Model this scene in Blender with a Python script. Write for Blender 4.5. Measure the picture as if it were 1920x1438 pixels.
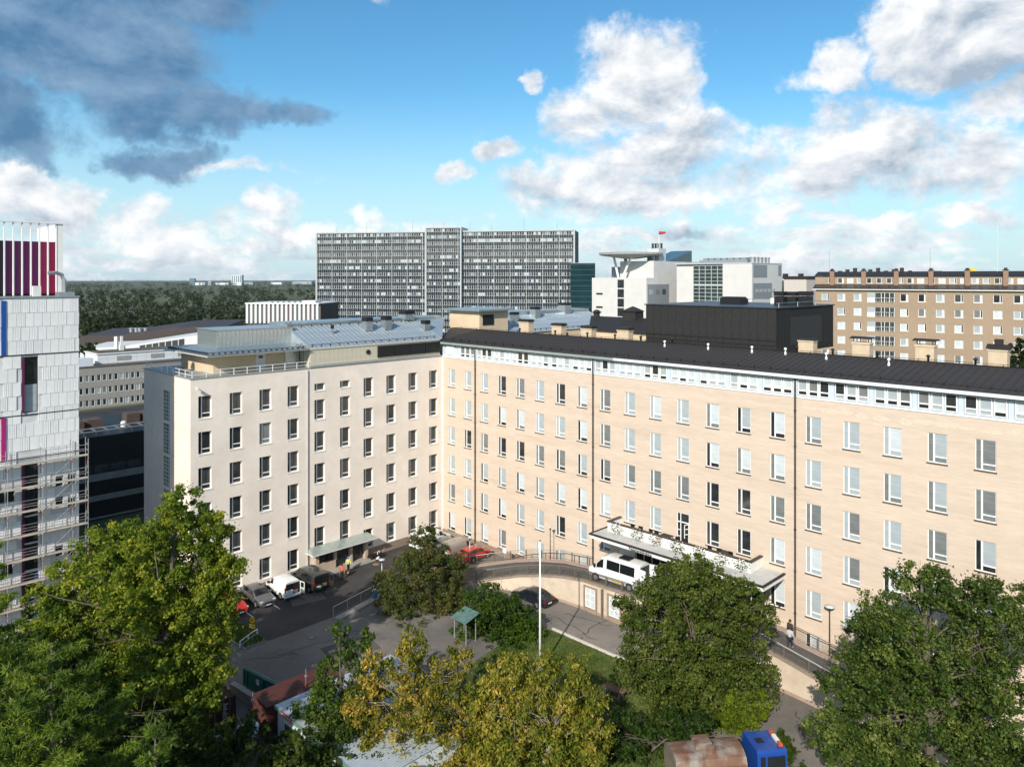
import bpy, math, random
import numpy as np
from mathutils import Vector, Matrix
R = math.radians
for o in list(bpy.data.objects): bpy.data.objects.remove(o)
SC = bpy.context.scene
COL = SC.collection
# ---------------------------------------------------------------- camera, sky, sun, exposure
FPX, HY, CZ = 1412.0, 521.0, 32.6           # focal length and horizon of the 1920 px wide photograph, eye height
cam = bpy.data.cameras.new('camera'); camo = bpy.data.objects.new('camera', cam); COL.objects.link(camo)
camo.location = (0, 0, CZ); camo.rotation_euler = (R(90), 0, 0)
cam.sensor_width = 36; cam.lens = 36*FPX/1920; cam.shift_y = -(719-HY)/1920
cam.clip_start = .5; cam.clip_end = 60000
SC.camera = camo
SC.render.resolution_x, SC.render.resolution_y = 1024, 766
SUN_TO = Vector((-.335, -.942, math.tan(R(31)))).normalized()
sun = bpy.data.lights.new('sun', 'SUN'); sun.energy = 4.2; sun.angle = R(.5); sun.color = (1, .93, .82)
suno = bpy.data.objects.new('sun', sun); COL.objects.link(suno)
suno.rotation_euler = (-SUN_TO).to_track_quat('-Z', 'Y').to_euler()
vs = SC.view_settings; vs.view_transform = 'Standard'; vs.look = 'None'; vs.gamma = 1; vs.exposure = 0.40; vs.use_curve_mapping = False
wd = bpy.data.worlds.new('World'); SC.world = wd; wd.use_nodes = True

def build_world():
    nt = wd.node_tree; N = nt.nodes; L = nt.links; N.clear()
    def node(t, **k):
        n = N.new(t)
        for a, b in k.items(): setattr(n, a, b)
        return n
    def put(sock, x):
        if hasattr(x, 'is_linked') or hasattr(x, 'links'): L.new(x, sock)
        else: sock.default_value = x
    def ma(op, a, b=0., c=0., clamp=False):
        n = node('ShaderNodeMath', operation=op, use_clamp=clamp); put(n.inputs[0], a); put(n.inputs[1], b); put(n.inputs[2], c); return n.outputs[0]
    def vm(op, a, b=(0, 0, 0), out=0):
        n = node('ShaderNodeVectorMath', operation=op); put(n.inputs[0], a); put(n.inputs[1], b); return n.outputs[out]
    def noise(vec, scale, detail=8, rough=.55, dist=0., col=False):
        n = node('ShaderNodeTexNoise'); put(n.inputs['Vector'], vec); n.inputs['Scale'].default_value = scale
        n.inputs['Detail'].default_value = detail; n.inputs['Roughness'].default_value = rough; n.inputs['Distortion'].default_value = dist
        return n.outputs['Color' if col else 'Fac']
    def ramp(x, a, b):
        n = node('ShaderNodeMapRange', interpolation_type='SMOOTHSTEP'); put(n.inputs[0], x)
        n.inputs[1].default_value = a; n.inputs[2].default_value = b; return n.outputs[0]
    def mix(f, a, b, bt='MIX'):
        n = node('ShaderNodeMix', data_type='RGBA', blend_type=bt); put(n.inputs[0], f); put(n.inputs[6], a); put(n.inputs[7], b); return n.outputs[2]
    sky = node('ShaderNodeTexSky', sky_type='NISHITA'); sky.sun_disc = False
    sky.sun_elevation = R(31); sky.sun_rotation = math.atan2(SUN_TO.x, SUN_TO.y); sky.altitude = 60; sky.air_density = 1.0; sky.dust_density = .6; sky.ozone_density = 2.2
    d = vm('NORMALIZE', node('ShaderNodeTexCoord').outputs['Generated'])
    sp = node('ShaderNodeSeparateXYZ'); L.new(d, sp.inputs[0]); x, y, z = sp.outputs
    az = ma('ARCTAN2', x, y); el = ma('ARCSINE', z)
    cb = node('ShaderNodeCombineXYZ'); L.new(az, cb.inputs[0]); L.new(el, cb.inputs[1])
    P0 = cb.outputs[0]
    def blobs(vec, lst, start=0.):
        acc = start
        for (cx, cy, rx, ry, amp) in lst:
            a = math.atan((cx-960)/FPX); k = math.cos(a)
            e = math.atan((HY-cy)/FPX*k); sx = FPX/rx/k/k*1.0; sy = FPX/ry/k
            q = vm('MULTIPLY', vm('SUBTRACT', vec, (a, e, 0)), (sx, sy, 0))
            w = ma('MULTIPLY_ADD', vm('DOT_PRODUCT', q, q, 1), -.5*amp, amp)
            acc = ma('MAXIMUM', acc, w)
        return acc
    W = [(1195,150,118,100,1.1),(1120,215,105,72,.95),(1250,270,145,68,.95),(1040,372,112,50,.95),(1190,360,190,45,.9),(1340,330,110,60,.8),(1000,138,32,24,.78),(855,330,42,24,.82),(945,292,46,22,.8),
         (1660,270,180,80,1.),(1590,215,80,50,.8),(1570,330,110,50,.95),(1830,300,140,75,1.),(1740,330,120,50,.9),(1555,118,46,40,.78),(1540,150,70,22,.72),(1800,50,190,95,1.25),(1900,170,120,60,1.),
         (45,365,95,50,.95),(160,385,70,55,.95),(265,400,45,45,.85),(320,440,110,34,.92),(495,395,50,40,.88),(540,440,90,30,.9),(690,408,44,26,.84),(800,415,60,22,.76),(890,412,50,20,.76),
         (1240,440,180,18,.85),(1440,395,90,26,.8),(1640,410,140,22,.8),(1850,400,140,26,.85),(1330,470,260,10,.78),(1700,450,240,12,.78),(330,478,330,14,.82),(700,3,45,14,.62),(430,326,230,14,.66),(20,480,80,30,.85),(1300,250,110,60,.9),(1390,340,90,55,.88),(1120,330,110,55,.92),(1440,300,60,60,.66),(1500,255,60,40,.7),(230,420,60,40,.9),(110,420,110,40,.9),(420,430,60,30,.8),(1330,140,26,20,.55),(760,440,200,10,.7),(1000,470,300,9,.7),(1600,495,330,8,.75),(250,505,300,7,.7)]
    D = [(110,50,300,105,1.2),(280,125,180,85,1.0),(370,212,190,52,1.),(310,288,112,44,1.),(480,222,110,36,.92),(20,230,150,90,1.05),(60,300,100,34,.8),(250,-40,260,90,1.1)]
    SH = [(1230,290,110,40,.9),(1330,310,80,40,.8),(1190,395,160,18,.8),(1650,365,150,22,.9),(1880,130,120,45,1.),(1780,345,110,30,.8),(1720,300,90,40,.6),(1080,400,90,18,.7),(60,420,80,20,.6),(520,455,90,12,.7),(300,470,200,12,.6)]
    hs = node('ShaderNodeHueSaturation'); hs.inputs['Saturation'].default_value = 1.18; hs.inputs['Value'].default_value = 1.02; L.new(sky.outputs[0], hs.inputs['Color'])
    c0 = mix(1., hs.outputs[0], (.58, .85, .86, 1), 'MULTIPLY')
    hz = ma('MULTIPLY', ma('SUBTRACT', 1., ramp(el, .0, .26)), .80)          # pale air towards the horizon
    c0 = mix(hz, c0, (3.7, 4.75, 5.45, 1))
    def sector(front):
        """the clouds: in the sector the photograph shows they have their own places, elsewhere the same broken cover goes on"""
        fb = noise(vm('MULTIPLY', d, (1, 1, 1.5)), 7.5, 8 if front else 5, .63, .2); fbc = ma('SUBTRACT', fb, .5)
        fb2 = noise(vm('MULTIPLY', vm('ADD', d, (-.012, -.002, .018)), (1, 1, 1.5)), 7.5, 6 if front else 4, .6, .2)
        general = ma('MULTIPLY_ADD', ramp(noise(vm('MULTIPLY', d, (1, 1, 1.7)), 2.6, 3, .5), .46, .66), .55, .12)
        low = ma('MULTIPLY', ma('SUBTRACT', 1., ramp(el, .03, .13)), .58)
        streak = noise(vm('MULTIPLY', d, (5, 5, 46)), 1.6, 5, .55)
        lowc = ma('ADD', low, ma('MULTIPLY', ma('SUBTRACT', streak, .5), ma('MULTIPLY', low, 2.1)))
        if front:
            n3 = vm('SUBTRACT', noise(d, 9, 5, .6, col=True), (.5, .5, .5))      # outlines are broken up by warping the lookup
            P = vm('ADD', P0, vm('MULTIPLY', n3, (.15, .10, 0)))
            away = ma('MAXIMUM', ramp(ma('ABSOLUTE', az), .72, .95), ramp(el, .40, .58))
            wb = ma('MAXIMUM', blobs(P, W, 0.), ma('MULTIPLY', general, away))
            fine = ma('MULTIPLY', ma('SUBTRACT', noise(d, 46, 4, .68), .5), .52)
            shb = blobs(P, SH, 0.)
        else: wb, fine, shb = general, 0., ma('MULTIPLY', general, .5)
        dens = ma('ADD', ma('ADD', ma('MAXIMUM', wb, lowc), ma('MULTIPLY', fbc, 1.75)), fine)
        cov = ramp(dens, .30, .86)
        rel = ma('SUBTRACT', fb, fb2)                                            # thickness here against thickness towards the sun
        lit = ma('ADD', ma('MULTIPLY_ADD', rel, 3.7, ma('MULTIPLY_ADD', shb, -.34, .66)), ma('MULTIPLY', ma('SUBTRACT', .95, dens), .22), clamp=True)
        c = mix(cov, c0, mix(lit, (2.35, 2.95, 3.65, 1), (6.1, 6.15, 6.2, 1)))
        if front:
            db = ma('ADD', ma('ADD', blobs(vm('ADD', P0, vm('MULTIPLY', n3, (.24, .17, 0))), D, 0.), ma('MULTIPLY', fbc, 1.05)), ma('MULTIPLY', fine, .6))
            dl = ma('MULTIPLY_ADD', rel, 3.0, .34, clamp=True)
            c = mix(ma('MULTIPLY', ramp(db, .32, .92), .95), c, mix(dl, (.55, 1.30, 2.35, 1), (1.65, 2.55, 3.6, 1)))
        bg = node('ShaderNodeBackground'); L.new(c, bg.inputs[0]); bg.inputs[1].default_value = .130; return bg.outputs[0]
    inn = ma('MULTIPLY', ma('MULTIPLY', ma('LESS_THAN', ma('ABSOLUTE', az), .95), ma('LESS_THAN', el, .58)), ma('GREATER_THAN', el, -.01))
    ms = node('ShaderNodeMixShader'); L.new(inn, ms.inputs[0]); L.new(sector(False), ms.inputs[1]); L.new(sector(True), ms.inputs[2])
    out = node('ShaderNodeOutputWorld'); L.new(ms.outputs[0], out.inputs[0])
build_world()
wd.cycles.sampling_method = 'MANUAL'; wd.cycles.sample_map_resolution = 256
SC.cycles.max_bounces = 6; SC.cycles.diffuse_bounces = 3; SC.cycles.glossy_bounces = 3
# ---------------------------------------------------------------- helpers
CX, CY, S2 = -8.92, 96.04, math.sqrt(.5)       # inner corner of the two hospital wings; the yard's axes run at 45 degrees
RZ = R(-45)
def UV(u, v, z=0.): return Vector((CX+S2*(u-v), CY-S2*(u+v), z))
def ground_at(px, py, z=0.):
    t = (CZ-z)*FPX/(py-HY); return Vector(((px-960)/FPX*t, t, z))
def at_depth(px, py, Y): return Vector(((px-960)/FPX*Y, Y, CZ-(py-HY)/FPX*Y))
def lin(r, g, b): return tuple(((c/255)/12.92 if c/255 <= .04045 else ((c/255+.055)/1.055)**2.4) for c in (r, g, b))
class MB:
    def __init__(s): s.v = []; s.f = []; s.m = []
    def add(s, vs, fs, m=0):
        o = len(s.v); s.v += [tuple(p) for p in vs]; s.f += [tuple(i+o for i in f) for f in fs]; s.m += [m]*len(fs); return s
    def quad(s, a, b, c, d, m=0): return s.add([a, b, c, d], [(0, 1, 2, 3)], m)
    def box(s, x0, x1, y0, y1, z0, z1, m=0):
        return s.add([(x0,y0,z0),(x1,y0,z0),(x1,y1,z0),(x0,y1,z0),(x0,y0,z1),(x1,y0,z1),(x1,y1,z1),(x0,y1,z1)],
                     [(3,2,1,0),(4,5,6,7),(0,1,5,4),(1,2,6,5),(2,3,7,6),(3,0,4,7)], m)
    def prism(s, poly, z0, z1, m=0):
        n = len(poly); vs = [(p[0], p[1], z0) for p in poly]+[(p[0], p[1], z1) for p in poly]
        return s.add(vs, [tuple(range(n))[::-1], tuple(range(n, 2*n))]+[(i, (i+1) % n, n+(i+1) % n, n+i) for i in range(n)], m)
    def extr(s, prof, x0, x1, m=0):                 # profile in (y, z) swept along x
        n = len(prof); vs = [(x0, p[0], p[1]) for p in prof]+[(x1, p[0], p[1]) for p in prof]
        return s.add(vs, [tuple(range(n))[::-1], tuple(range(n, 2*n))]+[(i, (i+1) % n, n+(i+1) % n, n+i) for i in range(n)], m)
    def tube(s, pts, r, n=6, m=0):
        pts = [Vector(p) for p in pts]; rs = r if isinstance(r, (list, tuple)) else [r]*len(pts)
        vs = []; k = len(pts)
        for i, p in enumerate(pts):
            d = (pts[min(i+1, k-1)]-pts[max(i-1, 0)]).normalized()
            a = d.cross(Vector((0, 0, 1)) if abs(d.z) < .9 else Vector((1, 0, 0))).normalized(); b = d.cross(a)
            for j in range(n):
                t = 2*math.pi*j/n; vs.append(p+(a*math.cos(t)+b*math.sin(t))*rs[i])
        fs = [(i*n+j, i*n+(j+1) % n, (i+1)*n+(j+1) % n, (i+1)*n+j) for i in range(k-1) for j in range(n)]
        fs += [tuple(range(n))[::-1], tuple(range((k-1)*n, k*n))]
        return s.add(vs, fs, m)
    def lathe(s, prof, n=12, c=(0, 0, 0), m=0, axis='z'):    # profile (r, h) turned about an axis
        vs = []
        for (r, h) in prof:
            for j in range(n):
                t = 2*math.pi*j/n; a, b = r*math.cos(t), r*math.sin(t)
                q = (a, b, h) if axis == 'z' else ((a, h, b) if axis == 'y' else (h, a, b))
                vs.append((q[0]+c[0], q[1]+c[1], q[2]+c[2]))
        k = len(prof)
        fs = [(i*n+j, i*n+(j+1) % n, (i+1)*n+(j+1) % n, (i+1)*n+j) for i in range(k-1) for j in range(n)]
        fs += [tuple(range(n))[::-1], tuple(range((k-1)*n, k*n))]
        return s.add(vs, fs, m)
    def mesh(s, name, mats, smooth=False):
        me = bpy.data.meshes.new(name); me.from_pydata(s.v, [], s.f)
        for mt in (mats if isinstance(mats, (list, tuple)) else [mats]): me.materials.append(mt)
        if len(me.materials) > 1: me.polygons.foreach_set('material_index', s.m)
        if smooth: me.polygons.foreach_set('use_smooth', [True]*len(me.polygons))
        me.update(); return me
    def build(s, name, mats, parent=None, smooth=False, loc=(0, 0, 0), rz=0.): return inst(name, s.mesh(name, mats, smooth), parent, loc, rz)
def inst(name, me, parent=None, loc=(0, 0, 0), rz=0.):
    o = bpy.data.objects.new(name, me); COL.objects.link(o); o.location = loc
    if rz: o.rotation_euler = (0, 0, rz)
    if parent: o.parent = parent
    return o
def tag(o, label=None, cat=None, group=None, kind=None):
    if label: o['label'] = label
    if cat: o['category'] = cat
    if group: o['group'] = group
    if kind: o['kind'] = kind
    return o
def thing(name, label, cat, loc=(0, 0, 0), rz=0., group=None):
    o = bpy.data.objects.new(name, None); COL.objects.link(o); o.location = loc; o.rotation_euler = (0, 0, rz); o.empty_display_size = .3
    return tag(o, label, cat, group)
def copy_tree(o, parent=None):
    c = o.copy(); COL.objects.link(c); c.parent = parent
    for ch in list(o.children): copy_tree(ch, c)
    return c
_mats = {}
def M(name, rgb=(.5, .5, .5), rough=.7, var=.10, scale=1.5, metal=0., bump=0., spec=.4, stretch=(1, 1, 1), detail=5, var2=0., scale2=.15, coat=0., bscale=None, stain=None):
    if name in _mats: return _mats[name]
    m = bpy.data.materials.new(name); m.use_nodes = True; nt = m.node_tree; N = nt.nodes; L = nt.links
    b = N['Principled BSDF']; b.inputs['Roughness'].default_value = rough; b.inputs['Metallic'].default_value = metal
    b.inputs['Specular IOR Level'].default_value = spec; b.inputs['Coat Weight'].default_value = coat
    tc = N.new('ShaderNodeTexCoord'); mp = N.new('ShaderNodeMapping'); L.new(tc.outputs['Object'], mp.inputs[0]); mp.inputs['Scale'].default_value = stretch
    def nz(sc, de):
        n = N.new('ShaderNodeTexNoise'); L.new(mp.outputs[0], n.inputs['Vector']); n.inputs['Scale'].default_value = sc; n.inputs['Detail'].default_value = de; n.inputs['Roughness'].default_value = .6; return n.outputs['Fac']
    def mr(x, a, b_, lo, hi):
        n = N.new('ShaderNodeMapRange'); L.new(x, n.inputs[0]); n.inputs[1].default_value = a; n.inputs[2].default_value = b_; n.inputs[3].default_value = lo; n.inputs[4].default_value = hi; return n.outputs[0]
    f = mr(nz(scale, detail), .3, .7, 1-var, 1+var)
    if var2:
        g = mr(nz(scale2, 4), .35, .65, 1-var2, 1+var2)
        q = N.new('ShaderNodeMath'); q.operation = 'MULTIPLY'; L.new(f, q.inputs[0]); L.new(g, q.inputs[1]); f = q.outputs[0]
    mx = N.new('ShaderNodeVectorMath'); mx.operation = 'SCALE'; mx.inputs[0].default_value = rgb; L.new(f, mx.inputs['Scale'])
    col = mx.outputs[0]
    if stain:                                         # (rgb, noise scale, low, high): worn or stained patches with their own outline
        n = mr(nz(stain[1], 6), stain[2], stain[3], 0, 1); x = N.new('ShaderNodeMix'); x.data_type = 'RGBA'
        L.new(n, x.inputs[0]); L.new(col, x.inputs[6]); x.inputs[7].default_value = (*stain[0], 1); col = x.outputs[2]
    L.new(col, b.inputs['Base Color'])
    if bump:
        bp = N.new('ShaderNodeBump'); bp.inputs['Strength'].default_value = bump; bp.inputs['Distance'].default_value = .03
        L.new(nz(bscale or scale*6, 4), bp.inputs['Height']); L.new(bp.outputs[0], b.inputs['Normal'])
    _mats[name] = m; return m
def leafmat(name, cols, trans=.35):
    if name in _mats: return _mats[name]
    m = bpy.data.materials.new(name); m.use_nodes = True; nt = m.node_tree; N = nt.nodes; L = nt.links
    out = N['Material Output']; b = N['Principled BSDF']; b.inputs['Roughness'].default_value = .55; b.inputs['Specular IOR Level'].default_value = .25
    g = N.new('ShaderNodeNewGeometry'); oi = N.new('ShaderNodeObjectInfo'); tc = N.new('ShaderNodeTexCoord')
    n = N.new('ShaderNodeTexNoise'); n.inputs['Scale'].default_value = .55; n.inputs['Detail'].default_value = 3; L.new(tc.outputs['Object'], n.inputs['Vector'])
    a = N.new('ShaderNodeMath'); a.operation = 'MULTIPLY_ADD'; L.new(n.outputs['Fac'], a.inputs[0]); a.inputs[1].default_value = 1.7; a.inputs[2].default_value = -.62
    c = N.new('ShaderNodeMath'); c.operation = 'MULTIPLY_ADD'; L.new(g.outputs['Random Per Island'], c.inputs[0]); c.inputs[1].default_value = .55; L.new(a.outputs[0], c.inputs[2])
    rp = N.new('ShaderNodeValToRGB'); L.new(c.outputs[0], rp.inputs[0]); e = rp.color_ramp.elements
    while len(e) < len(cols): e.new(.5)
    for i, cc in enumerate(cols): e[i].position = i/(len(cols)-1); e[i].color = (*cc, 1)
    L.new(rp.outputs[0], b.inputs['Base Color'])
    t = N.new('ShaderNodeBsdfTranslucent'); hs = N.new('ShaderNodeHueSaturation'); hs.inputs['Value'].default_value = 1.25; L.new(rp.outputs[0], hs.inputs['Color']); L.new(hs.outputs[0], t.inputs[0])
    mx = N.new('ShaderNodeMixShader'); mx.inputs[0].default_value = trans; L.new(b.outputs[0], mx.inputs[1]); L.new(t.outputs[0], mx.inputs[2]); L.new(mx.outputs[0], out.inputs[0])
    _mats[name] = m; return m
def rnd(*a): return random.uniform(*a)
random.seed(7)
# shared materials
WHITE = M('white_paint', (.74, .74, .72), .45, .04)
OFFW = M('off_white_paint', (.66, .65, .62), .5, .06)
FRAME = M('window_frame_white', (.78, .77, .74), .4, .03)
DARK = M('dark_metal', (.030, .027, .026), .6, .15, spec=.25)
BLACK = M('black_plastic', (.012, .012, .013), .5, .1)
ZINC = M('zinc_sheet', (.46, .50, .51), .30, .10, 2.5, metal=.75, bump=.15, bscale=3)
GALV = M('galvanised_steel', (.42, .43, .44), .42, .12, metal=.7)
STEELG = M('grey_painted_steel', (.30, .30, .29), .5, .1)
RAILB = M('brown_grey_railing', (.17, .145, .12), .5, .15, metal=.2)
CREAM = M('cream_render', (.60, .47, .32), .85, .05, 2., var2=.05, scale2=.4)
GL_DARK = M('glass_dark', (.026, .029, .031), .07, .6, .9, spec=.6)
GL_MID = M('glass_curtain', (.055, .058, .058), .10, .5, 1.4, spec=.6, stretch=(4, 4, .4))
GL_GREY = M('glass_grey_blind', (.17, .18, .18), .16, .22, 1.2, stretch=(.6,.6,5), spec=.6)
GL_LITE = M('glass_light_blind', (.35, .39, .41), .16, .12, 1.2, stretch=(.6,.6,5), spec=.6)
GL_WHITE = M('glass_white_blind', (.52, .56, .58), .18, .10, 1.2, stretch=(.6,.6,5), spec=.6)
# ---------------------------------------------------------------- windows and facades
def facade(mb, P, a0, a1, z0, z1, holes, depth=.22, m=0, mr=None):
    A = sorted({a0, a1}|{h[0] for h in holes}|{h[1] for h in holes}); Z = sorted({z0, z1}|{h[2] for h in holes}|{h[3] for h in holes})
    for i in range(len(A)-1):
        hs = [h for h in holes if h[0] <= A[i]+1e-6 and h[1] >= A[i+1]-1e-6]
        z = z0; segs = []
        for h in sorted(hs, key=lambda h: h[2]): segs.append((z, h[2])); z = h[3]
        segs.append((z, z1))
        for s0, s1 in segs:
            if s1-s0 > 1e-5: mb.quad(P(A[i], s0, 0), P(A[i+1], s0, 0), P(A[i+1], s1, 0), P(A[i], s1, 0), m)
    q = m if mr is None else mr
    for (b0, b1, c0, c1) in holes:
        mb.quad(P(b0, c0, 0), P(b0, c1, 0), P(b0, c1, depth), P(b0, c0, depth), q); mb.quad(P(b1, c0, 0), P(b1, c1, 0), P(b1, c1, depth), P(b1, c0, depth), q)
        mb.quad(P(b0, c0, 0), P(b1, c0, 0), P(b1, c0, depth), P(b0, c0, depth), q); mb.quad(P(b0, c1, 0), P(b1, c1, 0), P(b1, c1, depth), P(b0, c1, depth), q)
        mb.quad(P(b0, c0, depth), P(b1, c0, depth), P(b1, c1, depth), P(b0, c1, depth), q)
class WinKit:
    """one window pattern: a frame with its bars, lights (glass rectangles) and a sill; alike windows share the meshes"""
    def __init__(s, w, h, bars, lights, y=.10, t=.06, fw=.06, frame=None, sill=None, sillmat=None):
        mb = MB(); frame = frame or FRAME
        mb.box(0, fw, y, y+t, 0, h); mb.box(w-fw, w, y, y+t, 0, h); mb.box(fw, w-fw, y+.002, y+t, 0, fw); mb.box(fw, w-fw, y+.002, y+t, h-fw, h)
        for (x0, x1, z0, z1) in bars: mb.box(x0, x1, y-.004, y+t-.004, z0, z1)
        s.fm = mb.mesh('window', frame); s.lights = lights; s.y = y+t*.6; s.cache = {}
        s.sm = None
        if sill:
            q = MB(); q.box(-.05, w+.05, -sill, y-.005, -.09, -.005); s.sm = q.mesh('sill', sillmat)
    def pane(s, k, mat):
        if (k, mat.name) not in s.cache:
            mb = MB()
            for (x0, x1, z0, z1) in s.lights[k]: mb.quad((x0, s.y, z0), (x1, s.y, z0), (x1, s.y, z1), (x0, s.y, z1))
            s.cache[(k, mat.name)] = mb.mesh('pane', mat)
        return s.cache[(k, mat.name)]
    def place(s, parent, loc, mats, rz=0., name='window'):
        o = inst(name, s.fm, parent, loc, rz)
        for k, mt in enumerate(mats): inst('pane', s.pane(k, mt), o)
        if s.sm: inst('sill', s.sm, o)
        return o
# ---------------------------------------------------------------- the ground
def sheet(name, poly, z, mat, kind='structure'):
    mb = MB(); mb.add([(p[0], p[1], z) for p in poly], [tuple(range(len(poly)))]); return tag(mb.build(name, mat), kind=kind)
def uvpoly(pts): return [UV(*p) for p in pts]
GROUND = M('ground_earth', (.075, .085, .035), .95, .35, .05, var2=.2, scale2=.004)
ASPH_L = M('asphalt_worn', (.145, .131, .118), .9, .10, 3.0, var2=.22, scale2=.16, bump=.25, bscale=30, stain=((.235, .208, .178), .085, .47, .64))
ASPH_D = M('asphalt_dark', (.042, .040, .039), .88, .14, 2.5, var2=.25, scale2=.22, bump=.25, bscale=30, stain=((.085, .078, .070), .20, .56, .72))
LAWN = M('lawn_earth', (.085, .105, .022), .95, .35, 1.2, var2=.35, scale2=.25, stain=((.15, .125, .06), .35, .55, .72))
KERB = M('kerb_stone', (.34, .31, .27), .85, .12, 3)
mb = MB(); n = 48; rad = [0, 300, 3000, 9000]; vs = [(0, 0, 0)]
for r in rad[1:]:
    for j in range(n): vs.append((r*math.cos(2*math.pi*j/n), r*math.sin(2*math.pi*j/n), -.02))
fs = [(0, 1+j, 1+(j+1) % n) for j in range(n)]
for k in range(2): fs += [(1+k*n+j, 1+(k+1)*n+j, 1+(k+1)*n+(j+1) % n, 1+k*n+(j+1) % n) for j in range(n)]
vs[0] = (0, 0, -.02); mb.add(vs, fs); tag(mb.build('ground', GROUND), kind='structure')
sheet('yard', uvpoly([(-2, -2), (78, -2), (78, 80), (-2, 80)]), .000, ASPH_L)
sheet('parking', uvpoly([(.0, -.5), (9.6, -.5), (9.9, 14.5), (10.8, 17), (10.9, 29), (6, 38), (0, 40)]), .005, ASPH_D)
lawnp = [ground_at(*p) for p in [(985,1178),(1035,1182),(1150,1232),(1220,1250),(1330,1330),(1330,1460),(880,1460),(860,1290),(890,1240)]]
sheet('lawn', lawnp, .010, LAWN)
isl = [ground_at(*p) for p in [(466,1176),(499,1201),(460,1217),(398,1180),(430,1160)]]
mb = MB(); mb.prism(isl, 0, .12); tag(mb.build('traffic_island', KERB), kind='structure')
cen = sum(isl, Vector())/5; sheet('island_lawn', [cen+(p-cen)*.90 for p in isl], .125, LAWN)
mb = MB()
e = [ground_at(*p) for p in [(1036,1179),(1150,1229),(1225,1252)]]
for a, b in zip(e[:-1], e[1:]):
    nrm = (b-a).normalized().cross(Vector((0, 0, 1)))*.12; mb.prism([a-nrm, b-nrm, b+nrm, a+nrm], 0, .12)
tag(mb.build('lawn_kerb', M('kerb_pale', (.55, .52, .46), .8, .1)), kind='structure')
# painted bay lines in front of the left wing
LINE = M('road_paint', (.62, .62, .58), .8, .12, 6)
for v in (16.6+6.0, 25.3, 28.0, 30.7):
    mb = MB(); mb.box(.9, 5.6, -v-.05, -v+.05, .009, .010); o = mb.build('bay_line', LINE, None, loc=(CX, CY, 0), rz=RZ); tag(o, kind='structure')
for (u0, v0, u1, v1) in ((4.2, 2.6, 9.3, 2.6), (6.9, .8, 9.6, 5.0)):
    d = Vector((u1-u0, -(v1-v0), 0)); nn = d.normalized().cross(Vector((0, 0, 1)))*.05; a = Vector((u0, -v0, 0)); b = Vector((u1, -v1, 0))
    mb = MB(); mb.prism([a-nn, b-nn, b+nn, a+nn], .009, .010); tag(mb.build('bay_line', LINE, None, loc=(CX, CY, 0), rz=RZ), kind='structure')
# grass blades
def grass(name, poly, nb, h, cols, z=.0):
    xs = [p[0] for p in poly]; ys = [p[1] for p in poly]; V = []; F = []
    def inside(x, y):
        c = False; j = len(poly)-1
        for i in range(len(poly)):
            if (poly[i][1] > y) != (poly[j][1] > y) and x < (poly[j][0]-poly[i][0])*(y-poly[i][1])/(poly[j][1]-poly[i][1])+poly[i][0]: c = not c
            j = i
        return c
    k = 0
    while k < nb:
        x, y = rnd(min(xs), max(xs)), rnd(min(ys), max(ys))
        if not inside(x, y): continue
        a = rnd(0, 6.28); hh = h*rnd(.5, 1.2); w = .035; dx, dy = math.cos(a)*w, math.sin(a)*w; lx, ly = rnd(-.06, .06), rnd(-.06, .06); o = len(V)
        V += [(x-dx, y-dy, z), (x+dx, y+dy, z), (x+lx, y+ly, z+hh)]; F.append((o, o+1, o+2)); k += 1
    me = bpy.data.meshes.new(name); me.from_pydata(V, [], F); me.materials.append(leafmat(name+'_blades', cols, .3)); o = inst(name, me)
    return o
tag(grass('lawn_grass', lawnp, 30000, .13, [(.035,.075,.008),(.07,.125,.012),(.14,.16,.03)], .01), 'short green and straw coloured grass of the lawn under the trees', 'grass', kind='stuff')
tag(grass('island_grass', isl, 4000, .14, [(.04,.085,.01),(.08,.14,.015),(.15,.15,.04)], .12), 'short green grass on the kerbed traffic island by the yellow sign', 'grass', kind='stuff')
# ---------------------------------------------------------------- right wing of the hospital
RW = thing('hospital_wing', 'long cream brick hospital wing with dark seamed roof and white ribbon windows under the eaves', 'building', (CX, CY, 0), RZ)
def brick_mat():
    m = M('cream_brick', (.575, .462, .368),   .9, .085, 2.2, var2=.06, scale2=.30, bump=.4, bscale=9, stretch=(.35, 1, 3.5), stain=((.47, .345, .245), .42, .56, .86))
    return m
BRICK = brick_mat()
BRICKP = M('mortar_patch', (.60, .50, .395), .9, .10, 5)
LEFTR = M('pinkish_render', (.78, .685, .595), .88, .05, 1.0, var2=.06, scale2=.22, bump=.12, bscale=12, stain=((.66, .555, .46), .25, .58, .85))
STONE = M('plinth_granite', (.27, .20, .15), .8, .2, 5)
UC = [1.87+c for c in (0,3.03,6.02,9.08,12.08,15.12,18.19,21.24,24.31,27.4,30.45,33.54,36.65,39.73,42.85,45.96,49.03,52.1,55.21,58.31,61.4)]
ZR = [20-3.6*k for k in range(6)]; WW, WH = 1.32, 2.2
def PR(a, z, d): return (a, d, z)
holes = []; wl = []
for i, u in enumerate(UC):
    for k, z in enumerate(ZR):
        if k == 5 and 8 <= i <= 14: continue
        if i == 11 and k == 3: continue
        if k == 4 and 9 <= i <= 13: continue
        holes.append((u-WW/2, u+WW/2, z-WH/2, z+WH/2)); wl.append((i, k))
ud = UC[11]; holes.append((ud-.68, ud+.68, 7.55, 10.45))
mb = MB(); LEN = 68.
facade(mb, PR, 0, LEN, -.5, 22.6, holes, .20)
mb.quad((LEN, 0, -.5), (LEN, 13, -.5), (LEN, 13, 22.6), (LEN, 0, 22.6)); mb.quad((0, 13, -.5), (LEN, 13, -.5), (LEN, 13, 24.2), (0, 13, 24.2))
mb.build('wall', BRICK, RW)
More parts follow.
